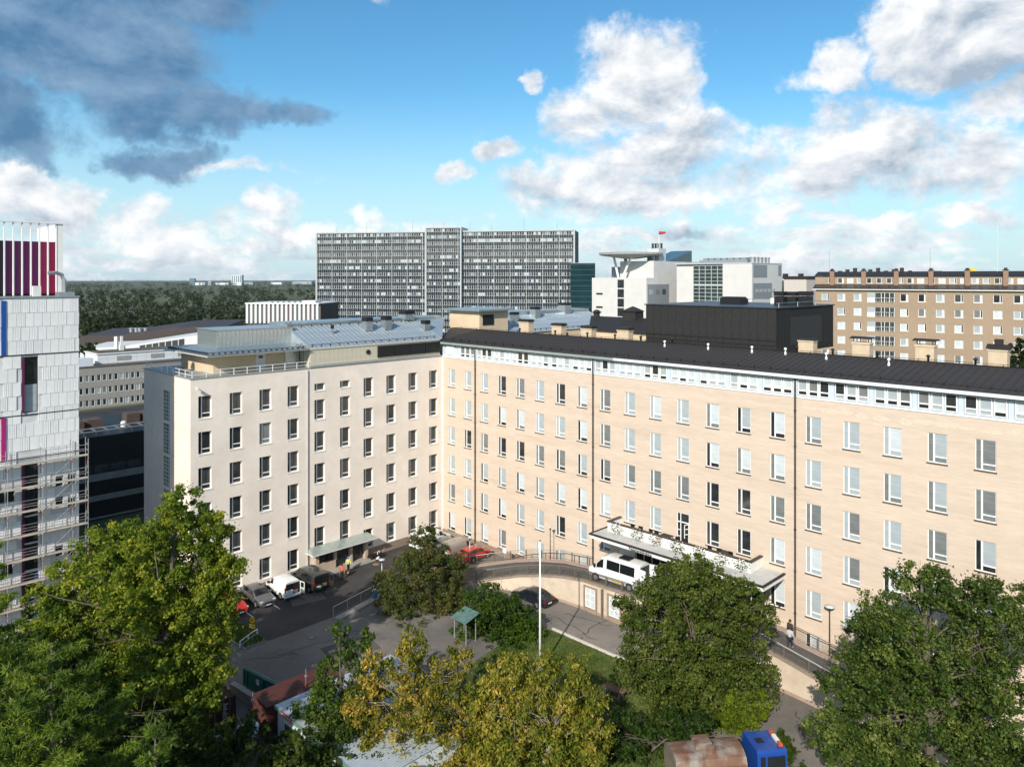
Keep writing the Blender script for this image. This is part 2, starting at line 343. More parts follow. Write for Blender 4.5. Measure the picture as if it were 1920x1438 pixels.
W1 = WinKit(WW, WH, [(.36,.48,.06,WH-.06),(.48,WW-.06,.40,.49)], [[(.48,WW-.06,.49,WH-.06)],[(.06,.36,.06,WH-.06),(.48,WW-.06,.06,.40)]], y=.07, sill=.07, sillmat=M('sill_sheet', (.10, .085, .07), .5, .2, metal=.3))
rr = random.Random(3)
for (i, k) in wl:
    p = {0:(.74,.05),1:(.76,.04),2:(.30,.16),3:(.80,.05),4:(.76,.06),5:(.95,.0)}[k]
    x = rr.random(); a = GL_LITE if x < p[0] else (GL_GREY if x < 1-p[1] else GL_DARK)
    if a is GL_LITE and rr.random() < .4: a = GL_WHITE
    b = a if a is not GL_WHITE and rr.random() < .55 else rr.choice([GL_LITE, GL_GREY, GL_DARK])
    if a is GL_DARK: b = GL_MID
    W1.place(RW, (UC[i]-WW/2, 0, ZR[k]-WH/2), (a, b))
# balcony door
dr = MB(); dr.box(0,.07,.05,.13,0,2.9); dr.box(1.29,1.36,.05,.13,0,2.9); dr.box(.07,1.29,.05,.13,2.82,2.9); dr.box(.07,1.29,.05,.13,1.95,2.05); dr.box(.36,.44,.05,.13,0,2.82); dr.box(.07,.36,.06,.12,.6,.66); dr.box(.07,.36,.06,.12,1.2,1.26)
dd = dr.build('balcony_door', FRAME, RW, loc=(ud-.68, 0, 7.55)); q = MB(); q.quad((.07,.1,0),(1.29,.1,0),(1.29,.1,2.82),(.07,.1,2.82)); q.build('pane', GL_DARK, dd)
q = MB(); 
for z in (.02,.5,1.0,1.5,1.9): q.box(0,.5,0,.05,z,z+.06)
q.box(0,.06,0,.05,0,1.95); q.box(.44,.5,0,.05,0,1.95); q.build('open_leaf', FRAME, dd, loc=(1.29,.04,0), rz=R(-118))
# mortar patches under the ribbon
for j in range(13):
    u = 47.5+j*1.45+rr.uniform(-.3,.3); w = rr.uniform(.35,.9); hgt = rr.uniform(.12,.30); z = 21.75+rr.uniform(-.12,.12); n = 15
    pl = [(u+w*math.cos(t*6.283/n)*rr.uniform(.75,1.15), -.004-.0012*j, z+hgt*math.sin(t*6.283/n)*rr.uniform(.7,1.2)) for t in range(n)]
    q = MB(); q.add(pl, [tuple(range(n))]); q.build('mortar_patch', BRICKP, RW)
# ribbon of attic windows
PALE = M('pale_blue_paint', (.52, .58, .64), .5, .04)
mb = MB(); mb.box(0, LEN, .10, .30, 22.62, 24.25); mb.build('attic_band', PALE, RW)
mb = MB(); mb.box(0, LEN, -.06, .10, 22.55, 22.72); mb.build('attic_ledge', M('ledge_white', (.68, .70, .72), .5, .05), RW)
AW, AH = .80, 1.32
W2 = WinKit(AW, AH, [(.06,AW-.06,.34,.44)], [[(.06,AW-.06,.44,AH-.06)],[(.06,AW-.06,.06,.34)]], y=-.03, t=.10, fw=.07)
ps = MB(); ps.box(-.16,.16,.02,.10,22.72,24.2); pm = ps.mesh('pilaster', PALE)
lv = MB(); lv.box(-.75,.75,.0,.1,22.9,24.05); 
for k in range(6): lv.box(-.70,.70,-.03,.0,23.0+k*.17,23.12+k*.17)
for i, u in enumerate(UC):
    inst('pilaster', pm, RW, (u-1.535, 0, 0))
    if i == 0: lv.build('louvre', WHITE, RW, loc=(u-.3, 0, 0)); continue
    for j in range(3):
        x = rr.random(); dk = i in (1, 10, 15, 16, 17, 18)
        a = (GL_GREY if x < .35 else GL_DARK if x < .75 else GL_LITE) if dk else (GL_WHITE if x < .6 else GL_LITE if x < .92 else GL_DARK)
        b = GL_DARK if rr.random() < (.7 if dk else .3) else GL_LITE
        W2.place(RW, (u-1.31+j*.91, .02, 22.80), (a, b), name='attic_window')
# eave and roof
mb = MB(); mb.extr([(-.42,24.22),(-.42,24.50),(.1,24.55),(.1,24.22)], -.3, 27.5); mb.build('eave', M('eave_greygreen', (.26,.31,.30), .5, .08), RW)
mb = MB(); mb.extr([(-.42,24.22),(-.42,24.50),(.1,24.55),(.1,24.22)], 27.502, LEN); mb.build('eave', M('eave_white', (.66,.69,.72), .5, .05), RW)
mb = MB(); mb.tube([(0,-.38,24.19),(LEN,-.38,24.19)], .05); mb.build('gutter', DARK, RW)
ROOFD = M('roof_sheet_dark', (.048, .041, .037), .62, .12, 1.2, metal=.0, spec=.25, bump=.1, bscale=2)
rz0, rz1, ry0, ry1 = 24.56, 25.70, -.5, 6.2
roof = MB().add([(-.3,ry0,rz0-.03),(LEN,ry0,rz0-.03),(LEN,ry1,rz1-.03),(-5.5,ry1,rz1-.03),(-5.5,13.3,24.5),(LEN,13.3,24.5)], [(0,1,2,3),(3,2,5,4)]).build('roof', ROOFD, RW)
pn = MB(); sl = (rz1-rz0)/(ry1-ry0)
def rp(x, y, dz): return (x, y, rz0+(y-ry0)*sl+dz)
for (x0, x1, h) in ((0,.575,.0),(.575,.605,.045)):
    pn.add([rp(x0,ry0,-.02),rp(x1,ry0,-.02),rp(x1,ry1,-.02),rp(x0,ry1,-.02),rp(x0,ry0,h),rp(x1,ry0,h),rp(x1,ry1,h),rp(x0,ry1,h)], [(3,2,1,0),(4,5,6,7),(0,1,5,4),(1,2,6,5),(2,3,7,6),(3,0,4,7)])
pnm = pn.mesh('roof_panel', ROOFD)
for j in range(112): inst('roof_panel', pnm, roof, (-.25+j*.606, 0, 0))
mb = MB()
for j in range(9): x0 = -5.4+j*.606; mb.add([(-.3,ry0,rz0+.01),(x0,ry1,rz1+.01),(x0+.606,ry1,rz1+.01)], [(0,1,2)])
mb.build('hip_panel', ROOFD, roof)
mb = MB()
for y, h in ((.15,.16),(.15,.26)): mb.tube([(0,y,rz0+(y-ry0)*sl+h),(LEN,y,rz0+(y-ry0)*sl+h)], .02)
for j in range(46): x = .5+j*1.5; mb.box(x,x+.04,.05,.25,rz0+.08,rz0+.40)
mb.build('snow_guard', DARK, roof)
mb = MB(); mb.tube([(-5,ry1,rz1+.02),(LEN,ry1,rz1+.02)], .06); mb.tube([(-4,ry1-.3,rz1+.22),(LEN,ry1-.3,rz1+.22)], .02)
for j in range(24): x = -3+j*3; mb.box(x,x+.05,ry1-.33,ry1-.27,rz1-.05,rz1+.24)
mb.build('ridge_cap', DARK, roof)
vt = MB(); vt.lathe([(.09,0),(.09,.5),(.16,.5),(.16,.62),(.05,.70)], 8); vtm = vt.mesh('roof_vent', DARK, True)
for x in (7.5,13.5,18.5,22.5,26.0,30.,43.5,46.8,50.6,54.6,58.): inst('roof_vent', vtm, roof, (x, ry1+.3, rz1-.12))
vw = MB(); vw.lathe([(.12,0),(.10,.26),(.06,.3),(.06,.46),(.13,.50),(.13,.64),(.05,.70)], 10); vwm = vw.mesh('roof_vent', WHITE, True)
for (u, y) in ((30.2,4.8),(35.2,4.9),(39.8,5.0),(43.0,5.2),(47.,4.6),(52.3,4.2)): inst('roof_vent', vwm, roof, (u, y, rz0+(y-ry0)*sl-.05))
CHIM = M('chimney_render', (.56,.44,.31), .85, .10, 2, stain=((.40,.30,.20), .8, .55,.8))
for (u, w, y, zt, kind) in ((7.0,1.7,8.2,27.0,0),(12.6,1.6,8.2,26.75,0),(17.3,1.6,8.2,26.65,0),(22.5,1.6,8.4,26.7,0),(43.6,1.45,8.6,26.75,1),(48.7,1.5,8.4,26.85,2),(53.9,1.45,8.4,26.95,2),(59.2,1.3,8.4,26.95,3)):
    q = MB(); q.box(-w/2,w/2,-.45,.45,24.6,zt); q.box(-w/2-.06,w/2+.06,-.51,.51,zt-.18,zt-.06); c = q.build('chimney', CHIM, roof, loc=(u, y, 0))
    q = MB()
    if kind in (0, 1): q.box(-w/2-.14,w/2+.14,-.6,.6,zt+.004,zt+.09)
    if kind == 0: q.box(-w/2-.05,w/2+.05,-.5,.5,zt+.09,zt+.26)
    if kind == 2:
        for a in (-1,1):
            for b in (-1,1): q.box(a*w*.42-.03,a*w*.42+.03,b*.36-.03,b*.36+.03,zt+.004,zt+.32)
        q.extr([(-.62,zt+.30),(0,zt+.44),(.62,zt+.30),(.62,zt+.35),(0,zt+.49),(-.62,zt+.35)],-w/2-.2,w/2+.2)
    if kind == 3: q.extr([(-.62,zt+.004),(.62,zt+.004),(.1,zt+.34),(-.1,zt+.34)],-w/2-.15,w/2+.15); q.box(-.28,.28,-.2,.2,zt+.3,zt+.75)
    q.build('chimney_cap', DARK, c)
for u in (6.38,24.66,46.33):
    q = MB(); q.tube([(0,-.12,24.2),(0,-.12,.1)], .085, 8)
    for z in (21.5,18.5,15,11.5,8,4.5,1.5): q.tube([(0,-.12,z-.05),(0,-.12,z+.05)], .115, 8)
    q.build('downpipe', M('pipe_brown', (.055,.045,.038), .5, .2), RW, loc=(u,0,0))
    q = MB(); q.box(-.17,.17,-.1,.02,22.6,24.2); q.build('downpipe_cover', PALE, RW, loc=(u,0,0))
MB().box(.2,24.5,-.08,.0,-.1,.75).build('plinth', STONE, RW); MB().box(46.8,LEN,-.08,0,-.1,.3).build('plinth', STONE, RW)
mb = MB(); mb.box(.015,.32,-.05,.0,-.1,22.5); mb.build('corner_strip', M('white_render', (.68,.62,.55), .8, .05), RW)
# dark roof house behind the ridge
BX = M('dark_cladding', (.024,.023,.023), .75, .15, 2, bump=.1, spec=.2)
mb = MB(); mb.box(22.5,38.6,12.5,27,24.6,29.45); bx = mb.build('roof_house', BX, RW)
rb = MB(); rb.box(0,.98,-.05,0,25.3,29.4); rbm = rb.mesh('cladding_panel', M('dark_cladding_panel', (.028,.027,.027), .7, .2, 3, spec=.2))
for j in range(16): inst('cladding_panel', rbm, bx, (22.56+j*1.003, 12.5, 0))
rb = MB(); rb.box(0,.05,0,.70,24.7,29.4); rbm = rb.mesh('cladding_panel', M('dark_cladding_panel2', (.022,.021,.021), .7, .2, 3, spec=.2))
for j in range(18):
    if 4 <= j <= 13: continue
    inst('cladding_panel', rbm, bx, (38.6, 12.6+j*.79, 0))
mb = MB(); mb.box(38.6,38.64,15.4,23.6,25.4,28.4); mb.build('louvre_field', M('louvre_grey', (.038,.038,.039), .7, .1, spec=.2), bx)
mb = MB(); mb.box(22.35,38.75,12.35,27.1,29.4,29.52); mb.build('coping', M('coping_dark', (.045,.045,.047), .4, .1, metal=.4), bx)
mb = MB()
for z in (25.75,26.25): mb.tube([(22,12.1,z),(38.8,12.1,z)], .025)
for j in range(12): mb.tube([(22.2+j*1.5,12.1,25.2),(22.2+j*1.5,12.1,26.27)], .022)
mb.build('walkway_rail', DARK, bx)
mb = MB()
for z in (29.95,): mb.tube([(22.6,26.8,z),(38.4,26.8,z),(38.4,13,z)], .03)
for (x,y) in ((24,26.8),(28,26.8),(32,26.8),(36,26.8),(38.4,26.8),(38.4,22.5),(38.4,18),(38.4,13.5)): mb.tube([(x,y,29.4),(x,y,30.0)], .05)
mb.build('edge_rail', GALV, bx)
for (x,y,s) in ((34.6,22,.55),(35.8,22.6,.5),(37.0,23.2,.62)):
    q = MB(); q.box(-s,s,-s,s,29.5,30.3+s*.3); q.box(-s*1.05,s*1.05,-s*1.05,s*1.05,30.35+s*.3,30.8+s*.4); q.build('fan_unit', BLACK, bx, loc=(x,y,0))
q = MB(); q.box(-1.3,1.3,-1,1,29.5,30.1); q.extr([(-1,30.1),(1,30.1),(.6,30.35),(-.6,30.35)],-1.2,1.2); q.build('roof_hatch', BLACK, bx, loc=(29.5,20.5,0))
mb = MB(); mb.box(36.8,38.2,22,23.2,29.5,30.2); mb.build('white_unit', OFFW, bx, loc=(-4.2,1.5,0))
# ---------------------------------------------------------------- entrance canopy with balcony
CP = M('canopy_top', (.50,.49,.46), .85, .10, 2, stain=((.38,.36,.32), .8, .5,.75))
cpy = MB().box(27.3,45.4,-3.9,-.004,7.10,7.48).build('canopy', WHITE, RW)
MB().box(27.34,45.36,-3.86,-.004,7.484,7.50).build('canopy_top', CP, cpy)
q = MB(); q.box(27.25,45.45,-3.98,-3.80,7.42,7.56); q.box(27.25,27.43,-3.79,-.01,7.42,7.56); q.box(45.27,45.45,-3.79,-.01,7.42,7.56); q.build('canopy_edge', DARK, cpy)
bal = MB(); bal.box(28.1,43.35,-2.06,-1.92,7.51,8.42); bal.box(28.1,28.24,-1.91,-.01,7.51,8.42); bal.box(43.21,43.35,-1.91,-.01,7.51,8.42)
bo = bal.build('balcony_parapet', WHITE, RW)
q = MB(); q.box(28.02,43.43,-2.14,-1.84,8.424,8.52); q.box(28.02,28.32,-1.83,-.01,8.424,8.52); q.box(43.13,43.43,-1.83,-.01,8.424,8.52); q.build('coping', M('coping_brown', (.045,.034,.028), .5, .1), bo)
MB().box(30.2,43.6,-.30,-.03,3.0,6.9).build('entrance_glazing', M('entrance_dark', (.03,.028,.026), .15, .3), RW)
gm = MB(); gm.box(-.04,.04,-.37,-.31,3.0,6.9); gmm = gm.mesh('mullion', OFFW)
for j in range(15): inst('mullion', gmm, RW, (30.3+j*.94, 0, 0))
MB().box(28.2,30.1,-.28,-.03,3.0,6.9).build('entrance_pier', WHITE, RW)
def text_mesh(s, size, mat, depth=.01, bold=0.):
    cu = bpy.data.curves.new('t', 'FONT'); cu.body = s; cu.size = size; cu.extrude = depth; cu.offset = bold; cu.resolution_u = 3
    o = bpy.data.objects.new('t', cu); COL.objects.link(o); bpy.context.view_layer.update()
    me = bpy.data.meshes.new_from_object(o.evaluated_get(bpy.context.evaluated_depsgraph_get())); bpy.data.objects.remove(o); bpy.data.curves.remove(cu)
    me.materials.clear(); me.materials.append(mat); return me
def lettering(s, size, mat, parent, loc, rx=R(90), rz=0., bold=0.):
    o = inst('lettering', text_mesh(s, size, mat, bold=bold), parent, loc); o.rotation_euler = (rx, 0, rz); return o
lettering('Naistenklinikka', .42, BLACK, cpy, (32.0, -3.915, 7.12), bold=.008)
for j, u in enumerate((29.4,31.7,33.9,36.1,38.5,40.6,42.6)):
    t = thing('flower_box', '%s flower box of white and red blooms hanging on the balcony parapet' % ('leftmost','second from left','third from left','middle','third from right','second from right','rightmost')[j], 'flower box', UV(u, 2.08, 8.1), RZ, 'flower boxes along the balcony')
    MB().box(-.45,.45,-.24,-.02,-.10,.12).build('box', M('box_white', (.6,.6,.57), .6, .05), t)
    V = []; F = []; mi = []; r2 = random.Random(j)
    for k in range(420):
        c = Vector((r2.gauss(0,.34), -.16+r2.gauss(0,.12), r2.gauss(.04,.22)-.12)); a = Vector((r2.gauss(0,1),r2.gauss(0,1),r2.gauss(0,1))).normalized()*.06; b = a.cross(Vector((r2.gauss(0,1),r2.gauss(0,1),r2.gauss(0,1)))).normalized()*.06; o = len(V)
        V += [c-a, c+b, c+a, c-b]; F.append((o,o+1,o+2,o+3)); x = r2.random(); mi.append(0 if x < .45 else 1 if x < .93 or j not in (2,3,4) else 2)
    me = bpy.data.meshes.new('flowers'); me.from_pydata([tuple(p) for p in V], [], F)
    for mt in (leafmat('box_leaves', [(.03,.06,.01),(.06,.1,.02)]), M('petal_white', (.8,.8,.76), .6, .05), M('petal_red', (.45,.05,.03), .6, .1)): me.materials.append(mt)
    me.polygons.foreach_set('material_index', mi); tag(inst('flowers', me, t), kind='stuff')
def chair_parts(t):
    MB().box(-.24,.24,-.24,.24,.42,.47).build('seat', BLACK, t); MB().box(-.23,.23,.22,.26,.47,1.05).build('backrest', BLACK, t)
    for a in (-1,1):
        for b in (-1,1): MB().box(a*.2-.02,a*.2+.02,b*.2-.02,b*.2+.02,0,.42).build('leg', BLACK, t)
CN = ['first','second','third','fourth','fifth','sixth','seventh','eighth','ninth','tenth']
ch = None
for j, (u, rz) in enumerate(((30.5,0),(31.5,.2),(32.6,-.1),(33.3,.1),(35.6,0),(36.5,.2),(38.9,-.2),(39.9,.1),(41.0,0))):
    lb = '%s black chair from the left behind the white balcony parapet' % CN[j]
    if ch is None: ch = thing('chair', lb, 'chair', UV(u,1.45,7.51), RZ+rz, 'balcony chairs'); chair_parts(ch)
    else: c = copy_tree(ch); c['label'] = lb; c.location = UV(u,1.45,7.51); c.rotation_euler = (0,0,RZ+rz)
for u, w in ((34.5,'left of the balcony door'),(40.45,'right of the balcony door')):
    t = thing('table', 'low black table between chairs on the balcony, '+w, 'table', UV(u,1.35,7.51), RZ, 'balcony tables'); MB().box(-.55,.55,-.35,.35,.90,.95).build('table_top', BLACK, t)
    for a in (-1,1):
        for b in (-1,1): MB().box(a*.48-.02,a*.48+.02,b*.3-.02,b*.3+.02,0,.90).build('leg', BLACK, t)

# worn patches, cracks and drains in the asphalt
PATCH = M('asphalt_patch', (.10,.092,.085), .9, .15, 3)
for k, pl in enumerate(([(600,1215),(690,1190),(715,1215),(625,1243)],[(540,1120),(600,1108),(612,1122),(550,1137)],[(1490,1360),(1520,1345),(1540,1375),(1505,1395)])):
    sheet('asphalt_patch', [ground_at(*p) for p in pl], .009+.001*k, PATCH)
rc = random.Random(8); CRK = M('crack_tar', (.022,.021,.020), .8, .1)
for (p0, p1) in (((1050,1160),(1120,1200)),((1060,1150),(1150,1175)),((1090,1190),(1160,1150)),((520,1230),(680,1180)),((560,1270),(640,1240)),((470,1235),(560,1225)),((640,1130),(560,1175)),((1490,1330),(1530,1400))):
    a, b = ground_at(*p0), ground_at(*p1); mb = MB(); pts = [a.lerp(b, t/9)+Vector((rc.uniform(-.25,.25),rc.uniform(-.25,.25),.013)) for t in range(10)]
    for q, w in zip(pts[:-1], pts[1:]): nn = (w-q).normalized().cross(Vector((0,0,1)))*.035; mb.quad(q-nn,w-nn,w+nn,q+nn)
    tag(mb.build('asphalt_crack', CRK), kind='structure')
for (px, py) in ((585,1195),(1085,1195)):
    t = thing('drain_cover', 'square iron drain cover in the '+('grey yard by the parking' if px < 700 else 'asphalt beside the lawn kerb'), 'drain', ground_at(px,py,.012), RZ); MB().box(-.3,.3,-.3,.3,0,.012).build('frame', DARK, t)
    for j in range(5): MB().box(-.25+j*.105,-.19+j*.105,-.25,.25,.0125,.02).build('bar', STEELG, t)
# ---------------------------------------------------------------- left wing of the hospital
LW = thing('hospital_wing', 'pale pinkish rendered hospital wing with zinc attic and white roof railing', 'building', (CX, CY, 0), RZ)
def PL(a, z, d): return (-d, -a, z)
VC = [30.37,27.2,24.0,20.8,None,None,11.16,7.94,4.66,1.42]; ZL = [19.82-3.535*k for k in range(6)]
holes = []; wl = []
for i, v in enumerate(VC):
    if v is None: continue
    for k, z in enumerate(ZL): holes.append((v-.66, v+.66, z-1.1, z+1.1)); wl.append((v, z, k, i))
for v in (17.57, 14.32):
    for k in range(5): z = 19.82-3.535*(k+.53); holes.append((v-.66, v+.66, z-1.05, z+1.15)); wl.append((v, z, k, 5))
    holes.append((v-.66, v+.66, 20.1, 20.9))
mb = MB(); facade(mb, PL, 0, 31.8, -.5, 22.65, holes, .34)
# end wall with its stair windows
def PE(a, z, d): return (-a, -31.8+d, z)
SW = [(5.3,7.2,z0,z1) for z0, z1 in ((17.75,20.95),(14.35,17.55),(10.95,14.15),(7.5,10.7),(4.1,7.3))]
facade(mb, PE, 0, 12.55, -.5, 22.65, SW, .25)
mb.quad((-12.55,-31.8,-.5),(-12.55,-31.8,22.65),(-12.55,12,22.65),(-12.55,12,-.5)); mb.quad((0,0,22.55),(0,-31.8,22.55),(-12.55,-31.8,22.55),(-12.55,0,22.55))
mb.build('wall', LEFTR, LW)
W3 = WinKit(1.32, 2.2, [(.36,.47,.06,2.14),(.47,1.26,.42,.51)], [[(.47,1.26,.51,2.14)],[(.06,.36,.06,2.14),(.47,1.26,.06,.42)]], y=.24, sill=.05, sillmat=FRAME)
W3s = WinKit(1.32, .8, [(.36,.47,.06,.74)], [[(.47,1.26,.06,.74)],[(.06,.36,.06,.74)]], y=.24, sill=.05, sillmat=FRAME)
rr = random.Random(11)
for (v, z, k, i) in wl:
    a = GL_MID if rr.random() < .62 else GL_DARK; b = GL_DARK if rr.random() < .6 else GL_MID
    if (i, k) == (2, 1): a = b = GL_GREY
    zb = z-1.1 if i != 5 else z-1.05
    W3.place(LW, (0, -v-.66, zb), (a, b), R(90))
for v in (17.57, 14.32): W3s.place(LW, (0, -v-.66, 20.1), (GL_MID, GL_DARK), R(90), name='small_window')
for (a0, a1, z0, z1) in SW:
    q = MB(); w = a1-a0; h = z1-z0
    for j in range(4): x = j*(w-.05)/3; q.box(x,x+.05,.1,.16,0,h)
    for j in range(9): z = j*(h-.05)/8; q.box(.05,w-.05,.104,.156,z,z+.05)
    o = q.build('stair_window', OFFW, LW, loc=(-a1,-31.8,z0)); q = MB(); q.quad((0,.14,0),(w,.14,0),(w,.14,h),(0,.14,h)); q.build('pane', M('stair_glass', (.13,.16,.17), .12, .3, spec=.6), o)
q = MB(); q.tube([(.10,-19.15,22.5),(.10,-19.15,.1)], .07, 8); q.build('downpipe', M('pipe_pale', (.50,.50,.49), .5, .08), LW)
MB().box(.0,.06,-31.8,-18.4,-.1,.75).build('plinth', STONE, LW); MB().box(.0,.06,-12.6,-.3,-.1,.95).build('plinth', STONE, LW)
MB().box(-12.6,.08,-31.88,.0,22.652,22.74).build('parapet_coping', M('coping_grey', (.36,.37,.36), .5, .1, metal=.3), LW)
# roof railing
rl = MB()
for z in (23.05,23.42): rl.tube([(.0,-18.9,z),(.0,-31.7,z),(-12.3,-31.7,z),(-12.3,-20,z)], .028, 5)
ro = rl.build('roof_railing', WHITE, LW)
ps = MB().box(-.03,.03,-.03,.03,22.74,23.44).mesh('post', WHITE)
for j in range(10): inst('post', ps, ro, (0, -18.95-j*1.41, 0))
for j in range(1, 9): inst('post', ps, ro, (-j*1.53, -31.7, 0))
# penthouse with flat canopy roof
PH = MB().box(-10.5,-2.2,-28.6,-18.8,22.56,24.72).build('penthouse_wall', CREAM, LW)
q = MB(); q.box(-2.2,-2.14,-24.0,-22.9,22.6,24.45); d = q.build('door', OFFW, PH); MB().box(-2.14,-2.12,-23.7,-23.2,23.95,24.25).build('pane', GL_DARK, d)
MB().box(-2.2,-2.1,-20.6,-18.85,22.6,24.7).build('metal_return', ZINC, PH)
q = MB(); q.box(-11.2,.35,-30.3,-19.2,24.725,24.88); q.build('canopy_roof', M('canopy_white', (.62,.60,.56), .6, .06), PH)
q = MB(); q.add([(-11.3,-30.4,24.89),(.45,-30.4,24.89),(.45,-19.1,24.89),(-11.3,-19.1,24.89),(-9,-27.7,25.25),(-3.9,-27.7,25.25),(-3.9,-19.1,25.25),(-9,-19.1,25.25)], [(0,1,5,4),(1,2,6,5),(2,3,7,6),(3,0,4,7),(4,5,6,7)]); cr = q.build('canopy_sheet', ZINC, PH)
q = MB()
for j in range(17): y = -29.6+j*.62; q.box(-.15,.25,y,y+.06,24.93,25.06)
for j in range(14): x = -10.4+j*.75; q.box(x,x+.06,-30.1,-29.75,24.93,25.06)
q.tube([(-.1,-29.9,25.1),(-.1,-19.2,25.1)], .03); q.tube([(-.1,-29.9,25.1),(-10.9,-29.9,25.1)], .03); q.build('snow_guard', DARK, PH)
MB().box(-9.0,-4.05,-27.4,-18.6,25.0,27.0).build('plant_box', ZINC, LW)
pz = MB().box(0,.045,0,.46,25.1,26.98).mesh('metal_panel', M('zinc_panel', (.52,.55,.54), .26, .16, 2.2, metal=.8, bump=.35, bscale=2.2))
PB = [o for o in LW.children if o.name.startswith('plant_box')][0]
for j in range(18): inst('metal_panel', pz, PB, (-4.05, -27.35+j*.485, 0))
pz2 = MB().box(0,.46,-.045,0,25.1,26.98).mesh('metal_panel', ZINC)
for j in range(10): inst('metal_panel', pz2, PB, (-8.95+j*.485, -27.4, 0))
MB().box(-9.15,-3.9,-27.55,-18.5,27.0,27.08).build('box_lid', ZINC, PB)
# zinc attic flush with the facade
AT = MB().box(-5.2,-.02,-18.75,-.35,22.75,24.72).build('attic_wall', M('attic_cream', (.52,.48,.38), .5, .05), LW)
pz3 = MB().box(0,.04,0,.575,22.95,24.68).mesh('metal_panel', M('attic_panel', (.60,.55,.43), .45, .06, 2, metal=.25))
for j in range(31): inst('metal_panel', pz3, AT, (-.02, -18.72+j*.592, 0))
MB().box(-.04,.16,-18.8,-.4,22.76,22.90).build('flashing', M('flashing_blue', (.42,.47,.50), .35, .1, metal=.6), AT)
MB().box(-.04,.14,-18.8,-.4,24.70,24.82).build('eave_board', M('eave_cream', (.58,.55,.46), .5, .05), AT)
lvm = MB().box(0,.14,0,2.26,23.18,24.52)
for j in range(9): lvm.box(.14,.17,.06,2.2,23.24+j*.14,23.29+j*.14)
lvm = lvm.mesh('black_louvre', BLACK)
for j in range(4): inst('black_louvre', lvm, AT, (.03, -9.9+j*2.38, 0))
MB().lathe([(.29,0),(.29,.10),(.24,.10)], 16, axis='x').build('round_vent', BLACK, AT, loc=(.02,-11.2,23.92))
BLUE = M('zinc_roof', (.44,.49,.52), .36, .12, 1.5, metal=.5, bump=.08, bscale=2)
a0, a1 = (.12, 24.83), (-5.2, 27.0)
RFm = MB().add([(.12,-18.8,24.80),(.12,-.1,24.80),(-5.2,4.6,26.97),(-5.2,-18.8,26.97),(-9.5,-18.8,26.97),(-9.5,8.6,26.97)], [(0,1,2,3),(3,2,5,4)]).add([(.12,-18.8,24.8),(-5.2,-18.8,26.97),(-5.2,-18.8,24.7)], [(0,1,2)]).build('attic_roof', BLUE, LW)
q = MB(); sl2 = (a1[1]-a0[1])/(a1[0]-a0[0])
for (y0, y1, h) in ((0,.575,.0),(.575,.60,.05)):
    q.add([(a0[0],y0,a0[1]-.02),(a0[0],y1,a0[1]-.02),(a1[0],y1,a1[1]-.02),(a1[0],y0,a1[1]-.02),(a0[0],y0,a0[1]+h),(a0[0],y1,a0[1]+h),(a1[0],y1,a1[1]+h),(a1[0],y0,a1[1]+h)], [(3,2,1,0),(4,5,6,7),(0,1,5,4),(1,2,6,5),(2,3,7,6),(3,0,4,7)])
qm = q.mesh('roof_panel', BLUE)
for j in range(31): inst('roof_panel', qm, RFm, (0, -18.75+j*.602, 0))
q = MB()
for j in range(8): y = -.1+j*.6; t = min(1, j*.6/4.7); q.add([(.12,-.1,24.84),(-5.2,y,27.01),(-5.2,y+.6,27.01)], [(0,1,2)])
q.build('hip_panel', BLUE, RFm)
q = MB(); q.tube([(-.25,-18.5,25.2),(-.25,-.8,25.2)], .03)
for j in range(16): y = -18.4+j*1.15; q.box(-.3,-.2,y,y+.07,24.9,25.22)
q.tube([(-4.9,-18.5,27.12),(-4.9,0,27.12)], .03)
for j in range(14): y = -18.4+j*1.3; q.box(-4.95,-4.85,y,y+.07,26.8,27.14)
q.build('snow_guard', DARK, RFm)
MB().box(-9.5,-5.25,-18.7,4.0,26.9,27.38).build('ridge_box', ZINC, RFm)
for (u, v, w, h, ztop) in ((-3.4,9.0,1.0,1.3,27.55),(-3.4,6.2,1.0,1.2,27.6),(-5.6,1.4,1.5,1.2,28.1),(-2.6,.6,.9,1.0,26.9),(-2.9,14.2,.28,1.2,26.9)):
    zb = 24.83+(u-.12)*sl2-.1; q = MB(); q.box(-w/2,w/2,-w/2,w/2,zb,ztop-.45)
    for j in range(3): q.box(w/2,w/2+.03,-w*.38+j*w*.27,-w*.38+j*w*.27+w*.2,zb+.3,ztop-.6)
    q.box(-w*.44,w*.44,-w*.44,w*.44,ztop-.45,ztop-.25)
    o = q.build('vent_stack', ZINC, RFm, loc=(u,-v,0)); MB().box(-w*.5,w*.5,-w*.5,w*.5,ztop-.248,ztop+.22).build('vent_cap', BLACK, o)
def ladder(parent, loc, h, rz=0):
    q = MB(); q.tube([(0,-.25,0),(0,-.25,h),(-.35,-.25,h+.25),(-.7,-.25,h)], .03); q.tube([(0,.25,0),(0,.25,h),(-.35,.25,h+.25),(-.7,.25,h)], .03)
    for k in range(int(h/.3)): q.tube([(0,-.25,.2+k*.3),(0,.25,.2+k*.3)], .018)
    return q.build('ladder', DARK, parent, loc=loc, rz=rz)
ladder(LW, (-.6,-19.5,22.7), 2.4); ladder(RFm, (-4.2,-18.9,25.1), 2.2)
q = MB(); q.tube([(.02,-31.3,21.85),(.45,-31.3,21.85)], .05); q.box(.3,.62,-31.4,-31.2,21.6,21.82); q.build('security_camera', OFFW, LW)
